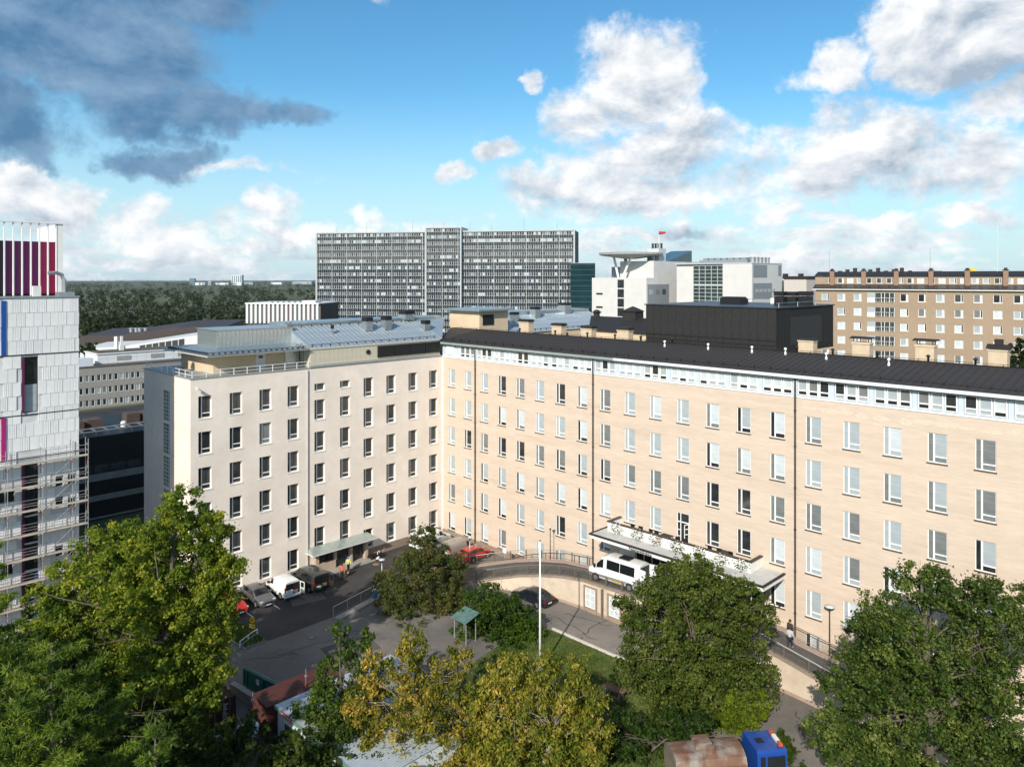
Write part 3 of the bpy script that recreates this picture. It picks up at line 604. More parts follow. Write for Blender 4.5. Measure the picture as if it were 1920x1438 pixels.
# entrance porch of the left wing
SPORCH = M('porch_stone', (.45,.35,.27), .85, .15, 4)
pc = MB().box(.02,.62,-18.4,-15.9,0.0,1.05).box(.02,.60,-18.4,-18.0,1.05,2.55).box(.02,.60,-16.1,-15.75,1.05,2.55).box(.02,.60,-14.0,-13.7,0,2.55).box(.02,.60,-12.0,-11.6,0,2.55).build('porch', SPORCH, LW)
MB().box(.02,.20,-18.0,-16.1,1.05,2.5).build('porch_window', GL_DARK, pc); MB().box(.02,.10,-15.7,-14.0,.02,2.5).build('porch_door', GL_DARK, pc); MB().box(.02,.10,-13.7,-12.0,.02,2.5).build('porch_door', GL_DARK, pc)
q = MB(); 
for (y0,y1) in ((-18.0,-16.1),): 
    for y in (y0+.05,(y0+y1)/2+.4,y1-.12): q.box(.20,.26,y,y+.07,1.05,2.5)
    q.box(.20,.26,y0,y1,1.05,1.13)
q.build('porch_frame', DARK, pc)
q = MB(); q.add([(.02,-18.9,2.95),(.02,-11.4,2.95),(1.55,-10.9,2.56),(1.55,-19.3,2.56)], [(0,1,2,3)]).add([(.02,-18.9,2.95),(1.55,-19.3,2.56),(.02,-19.3,2.56)], [(0,1,2)]).add([(.02,-11.4,2.95),(.02,-10.9,2.56),(1.55,-10.9,2.56)], [(0,1,2)])
q.build('porch_roof', M('porch_zinc', (.40,.46,.43), .35, .12, 2, metal=.5), LW)
MB().box(.02,1.55,-19.3,-10.9,2.42,2.555).build('porch_fascia', OFFW, LW)
MB().box(.02,1.7,-18.6,-11.3,.006,.14).build('porch_step', KERB, LW)
# ---------------------------------------------------------------- ramp, retaining wall and railings
OUT = [(9.0,13.2,.02),(11.0,11.6,.10),(14.5,9.0,.40),(17.1,6.9,1.0),(19.4,5.6,1.6),(21.8,4.9,2.1),(24.4,4.4,2.55),(26.8,4.2,2.8),(32,4.2,3.0),(44,4.3,2.9),(47,4.5,2.6),(50,4.8,2.2),(54,5.2,1.6),(60,6,.8)]
INN = [(7.6,8.8,.02),(8.8,7.4,.10),(10.6,5.4,.20),(13.2,3.1,.75),(15.4,2.2,1.35),(18,1.5,1.95),(21.5,1.0,2.55),(25.0,.8,2.8),(27.2,.06,3.0),(45.9,.06,2.9),(47,.95,2.6),(50,.95,2.2),(54,.95,1.6),(60,.95,.8)]
RAMPM = M('ramp_asphalt', (.088,.080,.073), .9, .12, 2.5, var2=.2, scale2=.3, bump=.2, bscale=30, stain=((.055,.05,.047), .4, .55,.75))
PAVE = M('ramp_paving', (.36,.27,.22), .85, .12, 3)
mb = MB()
for i in range(len(OUT)-1):
    a, b, c, d = UV(*OUT[i]), UV(*OUT[i+1]), UV(*INN[i+1]), UV(*INN[i]); mb.quad(a, b, c, d)
    for p, q2 in ((d, c),): mb.quad(p, q2, q2*1-Vector((0,0,q2.z+.2)), p-Vector((0,0,p.z+.2)), 1)
tag(mb.build('ramp', [RAMPM, CREAM]), kind='structure')
def lerp(a, b, t): return Vector(a)*(1-t)+Vector(b)*t
mb = MB()
for i in range(len(OUT)-1):
    f = lambda k, t: UV(*lerp(INN[k], OUT[k], t))+Vector((0,0,.06))
    a, b, c, d = f(i,0), f(i+1,0), f(i+1,.17), f(i,.17)
    mb.quad(a, b, c, d); mb.quad(d, c, c-Vector((0,0,.06)), d-Vector((0,0,.06)))
tag(mb.build('ramp_pavement', PAVE), kind='structure')
RT = thing('retaining_wall', 'cream rendered retaining wall with white windows under the curved ramp', 'wall', UV(0,0,0), RZ)
RETM = M('retaining_render', (.56,.46,.36), .88, .08, 1.2, var2=.08, scale2=.5, stain=((.36,.30,.24), .9, .58,.80))
mb = MB(); cp = MB()
for i in range(1, len(OUT)-1):
    a, b = Vector(OUT[i]), Vector(OUT[i+1]); la, lb = (a.x,-a.y), (b.x,-b.y)
    mb.quad((la[0],la[1]-.02,-.1),(lb[0],lb[1]-.02,-.1),(lb[0],lb[1]-.02,b.z+.05),(la[0],la[1]-.02,a.z+.05))
    cp.add([(la[0],la[1]-.14,a.z-.06),(lb[0],lb[1]-.14,b.z-.06),(lb[0],lb[1]+.22,b.z-.06),(la[0],la[1]+.22,a.z-.06),(la[0],la[1]-.14,a.z+.14),(lb[0],lb[1]-.14,b.z+.14),(lb[0],lb[1]+.22,b.z+.14),(la[0],la[1]+.22,a.z+.14)], [(3,2,1,0),(4,5,6,7),(0,1,5,4),(1,2,6,5),(2,3,7,6),(3,0,4,7)])
mb.build('wall_face', RETM, RT); cp.build('coping', M('coping_concrete', (.25,.20,.16), .85, .2, 3), RT)
mb = MB()
for i in range(5, len(OUT)-1):
    a, b = OUT[i], OUT[i+1]; mb.quad((a[0],-a[1]-.06,-.1),(b[0],-b[1]-.06,-.1),(b[0],-b[1]-.06,.28),(a[0],-a[1]-.06,.28))
mb.build('plinth', M('plinth_pink', (.36,.26,.20), .85, .12, 3), RT)
W5 = WinKit(1.25, 1.9, [(.59,.66,.06,1.84),(.06,1.19,.62,.68),(.06,1.19,1.24,1.30)], [[(.06,1.19,.06,1.84)]], y=-.07, t=.06, fw=.07)
for (u, v) in ((27.7,4.22),(30.6,4.22),(34.2,4.24),(37.6,4.26)):
    W5.place(RT, (u-.62,-v-.03,.45), (GL_WHITE,))
    q = MB(); q.box(-.82,-.66,-.14,0,0,2.5); q.box(.66,.82,-.14,0,0,2.5); q.box(-.65,.65,-.13,0,2.36,2.5); q.box(-.65,.65,-.12,0,.0,.40); q.build('window_surround', M('surround_brown', (.30,.22,.16), .8, .15), RT, loc=(u,-v-.02,0))
q = MB(); q.box(-.09,.09,-.2,0,0,2.7); q.build('downpipe', RAILB, RT, loc=(29.2,-4.24,0))
RMESH = M('railing_mesh', (.13,.115,.10), .5, .1)
def railing(name, label, pts, cat='railing', h=1.0, step=2.0, mat=RAILB, top=None, wires=7):
    P = [UV(*p) for p in pts]; t = thing(name, label, cat, P[0]); o = P[0]
    q = MB(); q.tube([p-o+Vector((0,0,h)) for p in P], .042, 6); q.build('top_rail', top or mat, t)
    q = MB(); q.tube([p-o+Vector((0,0,.16)) for p in P], .025, 5); q.build('bottom_rail', mat, t)
    if wires:
        q = MB()
        for k in range(wires): q.tube([p-o+Vector((0,0,.22+k*(h-.30)/wires)) for p in P], .010, 3)
        q.build('infill_wires', RMESH, t)
    pm = MB().box(-.045,.045,-.045,.045,-.05,h).mesh('post', mat)
    acc = 0.
    for a, b in zip(P[:-1], P[1:]):
        L_ = (b-a).length; s = (-acc) % step
        while s <= L_+1e-6: inst('post', pm, t, a+(b-a)*(s/L_)-o, RZ); s += step
        acc += L_
    return t
TOPW = M('rail_top_light', (.50,.49,.46), .4, .1, metal=.3)
railing('ramp_railing', 'brown steel railing along the outer edge of the curved ramp', [(p[0],p[1]+.02,p[2]+.10) for p in OUT[1:10]]+[(45,4.4,2.98)], step=1.9)
railing('ramp_railing', 'steel railing with bright top rail along the ramp beside the right foreground tree', [(45.4,4.45,2.95),(47,4.55,2.7),(50,4.82,2.3),(54,5.22,1.7),(59,5.9,1.0)], top=TOPW, step=2.1)
railing('ramp_railing', 'brown steel railing between the ramp and the parked red car', [(p[0],p[1]-.02,p[2]+.02) for p in INN[1:8]], top=STEELG, step=2.0)
railing('area_railing', 'brown steel railing over the basement windows near the two walkers', [(46.4,.85,2.75),(50,.85,2.22),(54,.85,1.62),(60,.85,.8)], step=2.2)
railing('yard_railing', 'galvanised steel railing at the edge of the dark parking area', [(10.95,22.6,.02),(10.2,19.5,.02),(9.6,17,.02),(9.2,14.8,.02)], mat=STEELG, top=TOPW, step=1.9)
railing('island_railing', 'short white double handrail beside the grass island', [(10.3,31.6,.02),(9.5,30.2,.02),(9.2,29.4,.02)], mat=WHITE, h=.55, step=1.2, wires=0)
tag(MB().prism([(11.15,-22.7),(10.35,-19.4),(9.75,-16.9),(9.35,-14.7),(10.0,-14.5),(10.5,-16.8),(11.2,-19.2),(11.9,-22.4)][::-1], -.01, .13).build('kerb_strip', KERB, None, loc=UV(0,0,0), rz=RZ), kind='structure')
# ---------------------------------------------------------------- tile clad block with scaffold, left edge
def reach(P, d, px):                      # how far along d from P a vertical edge lies that the photograph shows at column px
    k = (px-960)/FPX; return (k*P.y-P.x)/(d.x-k*d.y)
DU, DV = Vector((S2,-S2,0)), Vector((-S2,-S2,0))
U0, V0 = .62, 41.75
CB = thing('clad_block', 'white tile clad block with crimson roof screen at the left edge, scaffold before it', 'building', UV(U0, V0), RZ)
CORE = M('clad_core', (.60,.60,.60), .8, .1)
mb = MB(); hol = [(3.1,4.3,21.25,25.95)]+[(3.1,4.3,z,z+2.2) for z in (14.9,12.6,10.3,8.0,5.7,3.4,1.0)]+[(6.1,7.6,21.25,30.6),(6.1,7.6,17.6,21.0)]+[(.25,.85,z,z+.9) for z in (14.6,12.6,8.4)]+[(1.2,1.8,z,z+.9) for z in (14.6,12.8,8.6)]+[(4.8,5.4,14.0,14.9),(5.5,5.95,14.0,14.9),(4.9,5.6,8.0,9.0)]
mb2 = MB(); facade(mb2, lambda a, z, d: (-d, -a, z), 0, 22, -.3, 30.9, [(a,b,c,d) for (a,b,c,d) in hol], .30)
mb2.quad((0,0,-.3),(-24,0,-.3),(-24,0,30.9),(0,0,30.9)); mb2.quad((0,0,30.88),(0,-22,30.88),(-24,-22,30.88),(-24,0,30.88)); mb2.quad((-24,0,-.3),(-24,-22,-.3),(-24,-22,30.9),(-24,0,30.9)); mb2.quad((0,-22,-.3),(-24,-22,-.3),(-24,-22,30.9),(0,-22,30.9))
wcb = mb2.build('wall', CORE, CB)
MAG, PUR, BLU = M('magenta_fin', (.36,.02,.16), .4, .05), M('purple_fin', (.10,.015,.06), .45, .1), M('blue_fin', (.015,.07,.30), .4, .05)
for (a,b,c,d) in hol:
    q = MB(); q.quad((-.25,-b,c),(-.25,-a,c),(-.25,-a,d),(-.25,-b,d)); w = q.build('window', GL_DARK, CB)
    if b-a > 1: MB().box(-.18,-.12,-b,-b+.06,c,d).box(-.18,-.12,-a-.06,-a,c,d).box(-.18,-.12,-b,-a,c,c+.06).build('frame', DARK, w)
for (a,c,d,m_) in ((4.12,21.3,25.9,PUR),(4.12,3.,17.,PUR),(5.42,26.2,30.7,BLU),(5.42,17.5,21.05,MAG),(3.2,1.,7.6,BLU)): MB().box(-.05,.12,-a-(.34 if a > 5 else .16),-a,c,d).build('fin', m_, CB)
q = MB(); q.quad((-.20,-4.25,21.3),(-.20,-3.15,21.3),(-.20,-3.15,23.6),(-.20,-4.25,23.6)); q.build('blind', GL_LITE, CB)
def tile(w, ribs, c):
    q = MB(); q.box(.02,.06,-w+.012,-.012,.012,1.14)
    if ribs:
        for k in range(5): y = -w*(k+.5)/5; q.box(.06,.075,y-.012,y+.012,.02,1.13)
    return q.mesh('tile', M('tile_%d' % c, [(.76,.755,.75),(.74,.735,.73),(.78,.775,.77)][c], .45, .05, 1))
TL = [tile(.62, r, c) for r in (0,1) for c in (0,1,2)]; rr = random.Random(5)
z = 30.80-1.155; row = 0
while z > 2.0:
    a = -.31*(row % 2)+.02
    while a < 7.4:
        b = a+.62
        if a > -.02 and not any(h[0] < b-.05 and h[1] > a+.05 and h[2] < z+1.1 and h[3] > z+.05 for h in hol): inst('tile', rr.choice(TL), wcb, (0, -a, z))
        elif a <= -.02: 
            o = inst('tile', rr.choice(TL), wcb, (0, 0, z)); o.scale = (1, .48, 1)
        a = b
    z -= 1.155; row += 1
for zz in (26.12, 21.10, 17.45): MB().box(.0,.085,-8,-.0,zz-.04,zz+.04).build('joint_profile', DARK, CB)
MB().box(-24,.12,-22,.06,30.9,31.02).build('roof_edge', GALV, CB)
# roof screen
sc = MB().box(-11,-3.4,-9,-.7,31.02,35.7).build('screen_core', M('screen_core', (.05,.04,.045), .6, .1), CB)
cols = [(.50,.008,.085),(.42,.01,.10),(.17,.008,.10),(.15,.008,.10),(.13,.008,.09),(.11,.008,.08),(.022,.008,.018),(.02,.008,.016),(.02,.01,.015)]
fin = MB().box(-2.98,-2.72,-.045,.045,31.05,37.4).mesh('screen_fin', WHITE)
for j in range(9):
    MB().box(-3.39,-3.10,-1.02-.655*(j+1)+.03,-1.02-.655*j,31.2,35.8).build('screen_panel', M('screen_%d' % j, cols[j], .35, .05), CB)
    inst('screen_fin', fin, CB, (0, -1.05-.655*j, 0))
MB().box(-3.6,-2.7,-.95,-.55,31.02,37.4).build('screen_end', WHITE, CB)
q = MB(); q.box(-3.0,-2.6,-8.6,-.5,37.4,37.5); q.build('screen_rail', WHITE, CB)
q = MB(); q.add([(-3.5,-.6,37.4),(-10.5,-.6,37.4),(-10.5,-.6,35.7),(-3.5,-.6,35.7),(-3.5,-.8,37.4),(-10.5,-.8,37.4),(-10.5,-.8,35.7),(-3.5,-.8,35.7)], [(0,1,2,3),(4,5,6,7),(0,1,5,4)]); 
for k in range(14): q.box(-3.6-k*.5,-3.5-k*.5,-.86,-.8,35.7,37.4)
q.build('screen_return', WHITE, CB)
q = MB()
for dx in (0,.28): q.tube([(-1.2+dx,-.9,31.0),(-1.2+dx,-.9,32.4),(-1.2+dx,-1.05,32.85),(-1.2+dx,-1.5,33.05),(-1.2+dx,-2.1,33.0)], .15, 8)
q.build('exhaust_pipe', GALV, CB); MB().box(-1.7,-.5,-1.4,-.2,31.02,31.35).build('exhaust_base', GALV, CB); MB().box(-1.2,-.8,-3.3,-2.7,31.02,31.9).build('roof_unit', OFFW, CB)
# scaffold
SF = thing('scaffold', 'galvanised tube scaffold with plank decks against the white clad block', 'scaffold', UV(U0, V0), RZ)
TUBE = M('scaffold_tube', (.46,.46,.46), .4, .15, metal=.5); PLNK = M('scaffold_plank', (.27,.20,.15), .85, .25, 3, stretch=(1,.15,1))
ys = [.45,-.75,-3.0,-5.5,-8.0]; decks = [17.1-1.98*k for k in range(8)]
for x in (.28, 1.05):
    for y in ys:
        q = MB(); q.tube([(x,y,0),(x,y,18.6 if y > -1 else 18.3)], .03, 6); o = q.build('standard', TUBE, SF)
        for z in decks[::2]: MB().tube([(x,y,z-.4),(x,y,z-.28)], .045, 6).build('collar', M('collar_red', (.45,.05,.03), .5, .1), o)
for k, z in enumerate(decks):
    for a, b in zip(ys[:-1], ys[1:]):
        q = MB()
        for j in range(3): q.box(.30+j*.25,.53+j*.25,b+.02,a-.02,z,z+.05)
        q.build('deck', PLNK, SF)
    q = MB(); q.box(1.06,1.085,-8,.45,z+.05,z+.20); q.build('toe_board', M('toe_board', (.50,.45,.38), .8, .15), SF)
    for h in (.5, 1.0): MB().tube([(1.06,.5,z+h),(1.06,-8,z+h)], .022, 5).build('guard_rail', TUBE, SF)
    MB().tube([(.28,.5,z+.5),(.28,-8,z+.5)], .02, 5).build('inner_rail', TUBE, SF)
    if k < 7:
        MB().tube([(1.1,-.75,z),(1.1,-3.0,z-1.98)], .026, 5).build('brace', TUBE, SF); MB().tube([(.28,.45,z-1.9),(1.05,.45,z)], .022, 5).build('brace', TUBE, SF)
    for h in (.5,1.0): MB().tube([(.28,.47,z+h),(1.06,.47,z+h)], .02, 5).build('end_rail', TUBE, SF)
# ---------------------------------------------------------------- dark block between clad block and left wing
DB = thing('dark_block', 'black clad low block with pale floor bands and steel roof frame, behind the scaffold', 'building', UV(-37.06, 31.46), RZ)
BK = M('black_facade', (.012,.012,.013), .5, .2); BAND = M('pale_band', (.26,.24,.21), .85, .15, 2)
mb = MB(); mb.box(-16,0,-14,16,-1,11.2); mb.build('wall', BK, DB); MB().box(-66,-16.02,-40,44,-1,4.2).build('low_roof', M('low_roof_dark', (.035,.032,.03), .8, .3, .3), DB)
for z0, z1, m_ in ((5.3,6.2,BAND),(2.6,3.3,BAND),(.2,.4,BAND)): MB().box(0,.25,-14,16,z0,z1).build('floor_band', m_, DB)
for j in range(14): MB().box(.0,.06,-13+j*2.1,-11.2+j*2.1,6.4,7.4).build('window', M('shade_glass', (.05,.055,.05), .2, .4), DB)
q = MB(); q.tube([(.6,-1,0),(.6,-1,4.2)], .14, 8); q.lathe([(.2,4.2),(.45,4.5),(.45,4.8)], 10, (.6,-1,0)); q.build('vent_column', M('vent_grey', (.30,.33,.34), .5, .1), DB)
fr = MB()
for x in (-.1,-2.6): fr.box(x-.08,x+.08,-14,16,11.85,12.0)
for j in range(20): y = -13+j*1.5; fr.box(-2.6,-.1,y-.05,y+.05,11.88,11.98); fr.box(-.16,-.04,y-.05,y+.05,11.2,11.85)
fr.build('roof_frame', GALV, DB)
for (x,y,s) in ((-6,1,1.),(-6.6,3.4,1.1),(-8,9,1.),(-8,11.5,1.2)): MB().box(x-s,x+s,y-s*.9,y+s*.9,11.2,12.6).build('roof_unit', M('unit_brown', (.085,.06,.05), .7, .1), DB)
for (x,y) in ((-3.5,-1),(-5,7)): MB().lathe([(.4,11.2),(.4,11.8),(.25,12.0)], 10, (x,y,0)).build('roof_fan', OFFW, DB)
BP = thing('pipe_bridge', 'pale blue pipe bridge crossing between the scaffold and the left wing', 'pipe', UV(-4.5, 41.2, 0), RZ)
q = MB(); q.box(-.3,.3,.2,9.3,4.9,5.2); q.box(-.2,.2,.2,9.3,3.0,3.2); q.build('beam', M('beam_blue', (.35,.45,.52), .5, .1), BP)
for y in (.6,3.4,6.2,9.0): MB().box(-.1,.1,y-.1,y+.1,0,4.9).build('support', GALV, BP)
# ---------------------------------------------------------------- grey office behind
OF = thing('office_building', 'grey office block with three ribbon window rows, behind the black block', 'building', UV(-132.45,-.43), RZ)
GREYW = M('office_grey', (.30,.28,.26), .85, .08, 1)
holes = []; W6 = WinKit(1.10,1.55,[(.06,.3,.06,1.49)],[[(.06,1.04,.06,1.49)]], y=.1, t=.08, fw=.07)
for k, zc in enumerate((7.55,4.45,1.4)):
    for j in range(17): a = -14.6+j*1.33; holes.append((a, a+1.10, zc-.78, zc+.77))
mb = MB(); facade(mb, lambda a, z, d: (-d, -a, z), -34, 22, -2, 10.3, holes, .3); mb.quad((0,34,10.28),(0,-22,10.28),(-16,-22,10.28),(-16,34,10.28)); mb.quad((0,-22,-2),(-16,-22,-2),(-16,-22,10.3),(0,-22,10.3)); mb.build('wall', GREYW, OF)
for (a,b,c,d) in holes: W6.place(OF, (0,-b,c), (rr.choice([GL_GREY,GL_MID,GL_DARK,GL_LITE,GL_MID]),), R(90))
MB().box(-16,.15,-22,34,10.3,10.5).build('roof_edge', M('roof_edge_dark', (.10,.08,.07), .7, .1), OF)
OB = MB().box(-14,-4,-1.0,40,10.5,13.0).build('plant_room', WHITE, OF)
pm = MB().box(0,.06,0,2.3,.05,1.15).mesh('panel', M('plant_panel', (.68,.69,.70), .5, .04))
for j in range(16):
    for k in range(2): inst('panel', pm, OB, (-4, -.9+j*2.36, 10.55+k*1.22))
for y in (3.6, 12.0, 19.): MB().box(-3.92,-3.84,y,y+3.4,11.2,12.3).build('louvre', STEELG, OB)
MB().box(-14.3,-3.7,-1.3,40.3,13.0,13.2).build('roof_slab', WHITE, OB); MB().box(-13.6,-4.4,-.6,39.6,13.2,13.26).build('roof_felt', M('felt_brown', (.10,.08,.065), .9, .15), OB)
MB().box(-5,-1.5,-6.5,-2.6,10.5,12.4).build('cooling_unit', M('unit_pale', (.60,.63,.68), .5, .05), OF)
MB().box(-1,0,-1,0,13,14.8).box(-.8,-.2,-.8,-.2,14.8,17).build('flue', OFFW, OB, loc=(-9,7,0))
# ---------------------------------------------------------------- dark hall and white hall further back
def frontal(name, label, cat, px0, Y, ang=0.): P = at_depth(px0, HY, Y); P.z = 0; return thing(name, label, cat, P, ang)
def mpp(Y): return Y/FPX
def zpx(y, Y): return CZ-(y-HY)/FPX*Y
DH = frontal('dark_hall', 'long dark brown hall with slanting flat roof before the wood', 'building', 150, 262); m_ = mpp(262)
X = lambda p: (p-150)*m_
q = MB(); prof = [(X(150),0),(X(425),0),(X(425),zpx(612,262)),(X(330),zpx(614,262)),(X(230),zpx(628,262)),(X(150),zpx(631,262))]
n = len(prof); q.add([(p[0],0,p[1]) for p in prof]+[(p[0]-6,34,p[1]+.6) for p in prof], [tuple(range(n)),tuple(range(n,2*n))[::-1]]+[(i,(i+1)%n,n+(i+1)%n,n+i) for i in range(n)]); q.build('wall', M('hall_brown', (.045,.033,.030), .6, .12, .3), DH)
for px in (230,240,247,258): MB().lathe([(.7,0),(.7,1.1),(.9,1.1),(.9,1.5)], 10, (X(px)-1,8,zpx(626,262))).build('roof_fan', GALV, DH)
for px in (366,378): MB().box(X(px),X(px)+1.6,-.05,0,zpx(632,262),zpx(626,262)).build('window', GL_DARK, DH)
WHl = frontal('white_hall', 'white hall with a rising clerestory strip, before the dark brown hall', 'building', 225, 236); m_ = mpp(236); X = lambda p: (p-225)*m_
q = MB(); prof = [(X(150),0),(X(392),0),(X(392),zpx(626,236)),(X(350),zpx(631,236)),(X(225),zpx(650,236)),(X(150),zpx(653,236))]; n = len(prof)
q.add([(p[0],0,p[1]) for p in prof]+[(p[0]-2,20,p[1]+.3) for p in prof], [tuple(range(n)),tuple(range(n,2*n))[::-1]]+[(i,(i+1)%n,n+(i+1)%n,n+i) for i in range(n)]); q.build('wall', M('hall_white', (.58,.58,.58), .7, .05, .5), WHl)
for j in range(7):
    a, b = 262+j*12.2, 262+j*12.2+10.6; ya = 649-(a-262)*.155; yb = 649-(b-262)*.155
    MB().quad((X(a),-.06,zpx(ya+9-j*.0,236)-.2),(X(b),-.06,zpx(yb+9,236)-.2),(X(b),-.06,zpx(yb-1,236)),(X(a),-.06,zpx(ya-1,236))).build('window', GL_MID, WHl)
MB().box(X(226)-.45,X(226)+.45,-3,-2.1,0,zpx(630,236)).build('white_flue', WHITE, WHl)
# ---------------------------------------------------------------- fin fronted low block by the tower
SBk = frontal('fin_block', 'low block of alternating white fins and brown stone panels left of the tower', 'building', 462, 330, R(-6)); m_ = mpp(330)*1.03; wl_ = 136*m_
MB().box(0,wl_,0,26,0,zpx(570,330)).build('wall', M('stone_dark', (.085,.072,.068), .85, .25, 2), SBk)
fm = MB().box(0,1.05,-.6,-.004,zpx(606,330),zpx(570,330)).mesh('fin', M('fin_white', (.58,.59,.60), .6, .04)); pmn = MB().box(0,.82,-.2,-.004,zpx(603,330),zpx(573,330)).mesh('stone_panel', M('stone_panel', (.12,.10,.095), .85, .35, 6))
for j in range(17): inst('fin', fm, SBk, (j*wl_/16.5, 0, 0)); inst('stone_panel', pmn, SBk, (j*wl_/16.5+1.1, 0, 0))
MB().box(-.3,wl_+.3,-.8,26,zpx(570,330),zpx(568,330)).build('roof_edge', WHITE, SBk); MB().box(wl_-9,wl_-3,4,12,zpx(570,330),zpx(564,330)).build('plant_room', OFFW, SBk)
for j in range(6): MB().box(8+j*2.6,9.2+j*2.6,5,7,zpx(568,330),zpx(566,330)).build('roof_unit', GALV, SBk)
# ---------------------------------------------------------------- hospital tower
TA = at_depth(592, HY, 424); TB = at_depth(1078, HY, 396); tl = (TB-TA).length
TW = thing('hospital_tower', 'tall wide slab tower with white gridded curtain wall and projecting centre bay', 'building', (TA.x,TA.y,0), math.atan2(TB.y-TA.y, TB.x-TA.x))
MB().box(0,tl,.5,18,0,57.4).build('core', M('tower_core', (.06,.065,.07), .6, .1), TW)
TSP = [M('spandrel_%d' % k, c, .25, .3, .06) for k, c in enumerate([(.008,.014,.024),(.012,.020,.032),(.030,.033,.038),(.06,.058,.058)])]
TW_L = [M('tower_glass_dark', (.016,.018,.02), .12, .3), M('tower_glass_grey', (.10,.11,.115), .15, .3), M('tower_blind', (.40,.44,.46), .4, .06), M('tower_blind_dim', (.20,.225,.24), .4, .08)]
TWH = M('tower_frame', (.40,.42,.43), .45, .05)
rr = random.Random(21); cxa, cxb = reach(TA, (TB-TA).normalized(), 800), reach(TA, (TB-TA).normalized(), 866)
def tower_grid(x0, x1, yf, ztop, nf, name):
    g = MB(); nc = int(round((x1-x0)/1.27)); w = (x1-x0)/nc
    for f in range(nf):
        z1 = ztop-f*3.62; z0 = z1-3.62; upper = f < 5
        for c in range(nc):
            a = x0+c*w; sk = (3 if f in (2,3) else 2) if upper else (0 if rr.random() < .75 else 1)
            g.quad((a,yf,z0),(a+w,yf,z0),(a+w,yf,z0+1.75),(a,yf,z0+1.75), sk)
            x = rr.random(); bl_ = (.55 if f in (1,4) else .30 if upper else .16)+(.25 if (c//3+f*5) % 11 == 0 else 0)
            wm = 4+(2 if x < bl_*.6 else 3 if x < bl_ else 0 if x < .80 else 1)
            if f in (2, 3): wm = 5 if x < .7 else 4
            g.quad((a,yf,z0+1.75),(a+w,yf,z0+1.75),(a+w,yf,z1),(a,yf,z1), 8)
            g.quad((a+w*.24,yf-.03,z0+1.92),(a+w*.94,yf-.03,z0+1.92),(a+w*.94,yf-.03,z1-.12),(a+w*.24,yf-.03,z1-.12), wm)
    o = g.build(name, TSP+TW_L+[TWH], TW); tag(o, kind='stuff')
    g = MB()
    for c in range(nc+1): b = .14 if c % 7 == 0 else .042; g.box(x0+c*w-b,x0+c*w+b,yf-.16,yf-.035,0,ztop)
    for f in range(nf+1): z = ztop-f*3.62; g.box(x0,x1,yf-.10,yf-.036,z-.04,z+.02)
    tag(g.build('mullions', TWH, TW), kind='stuff')
tower_grid(.8, cxa, .45, 57.2, 15, 'window_grid'); tower_grid(cxb, tl-.8, .45, 57.2, 15, 'window_grid'); tower_grid(cxa+.5, cxb-.5, -1.6, 59.3, 16, 'window_grid')
MB().box(cxa+.4,cxb-.4,-1.5,12,0,59.3).build('centre_bay', M('tower_core2', (.06,.065,.07), .6, .1), TW)
MB().box(0,.8,-.2,18,0,57.6).box(tl-.8,tl,-.2,18,0,57.6).box(.8,cxa,-.2,18,57.3,58.0).box(cxb,tl-.8,-.2,18,57.3,58.0).box(cxa-.3,cxa+.5,-2.2,12,0,59.9).box(cxb-.5,cxb+.3,-2.2,12,0,59.9).box(cxa+.5,cxb-.5,-2.2,12,59.4,59.9).build('edge_frame', TWH, TW)
for x in (10,28,55,60,cxa+2,cxa+8,cxb-4,cxb+3,100,118,136): MB().tube([(x,6,57),(x,6,57+rr.uniform(4,7.5))], .07, 4).build('antenna', GALV, TW)
# ---------------------------------------------------------------- teal glass annex right of the tower
TG = frontal('glass_annex', 'dark teal glass block between the tower and the white block', 'building', 1070, 372); m_ = mpp(372)
MB().box(0,46*m_,0,20,0,zpx(494,372)).build('glass_wall', M('teal_glass', (.010,.032,.038), .08, .3, .1), TG)
for j in range(9): MB().box(0,46*m_,-.12,-.004,zpx(496+j*10,372)-.12,zpx(496+j*10,372)+.12).build('floor_band', M('teal_band', (.045,.09,.095), .3, .1), TG)
MB().box(-.2,46*m_,-.3,20,zpx(494,372),zpx(493,372)).build('roof_edge', GALV, TG)
# ---------------------------------------------------------------- white hospital block with disc canopy
WP = at_depth(1212, HY, 232); WB = thing('white_block', 'white angular hospital block with round roof canopy on a v strut', 'building', (WP.x,WP.y,0), RZ)
WPAINT = M('white_render_far', (.58,.565,.545), .8, .04, .5, var2=.03); GREYP = M('grey_panel_far', (.22,.24,.26), .5, .06); GPL = M('grey_pale_far', (.50,.51,.53), .7, .05)
lu = -reach(WP, -DU, 1110); LU = reach(WP, -DU, 1110); LV_ = reach(WP, -DV, 1298); zt = zpx(521,232)
MB().box(-LU,0,0,LV_+6,0,zt).build('wall', WPAINT, WB)
zu = zpx(490,240)
MB().box(-13.0,-.05,4,LV_+6,zt,zu).build('upper_wall', WPAINT, WB)
a = reach(WP,-DU,1170); b = reach(WP,-DU,1158)
q = MB(); q.quad((-b,-.05,8),(-a,-.05,8),(-a,-.05,zt-.6),(-b,-.05,zt-.6)); s_ = q.build('slit_window', GL_DARK, WB)
for k in range(9): MB().box(-b,-a,-.12,-.055,8+k*3.0,8.35+k*3.0).build('slit_bar', WPAINT, s_)
for (p,yy) in ((1118,551),(1118,576),(1118,598)):
    t0 = reach(WP,-DU,p); t1 = reach(WP,-DU,p+12); z = zpx(yy,245); MB().box(-t0,-t1,-.06,-.004,z-.3,z+.3).build('slot_window', GL_DARK, WB)
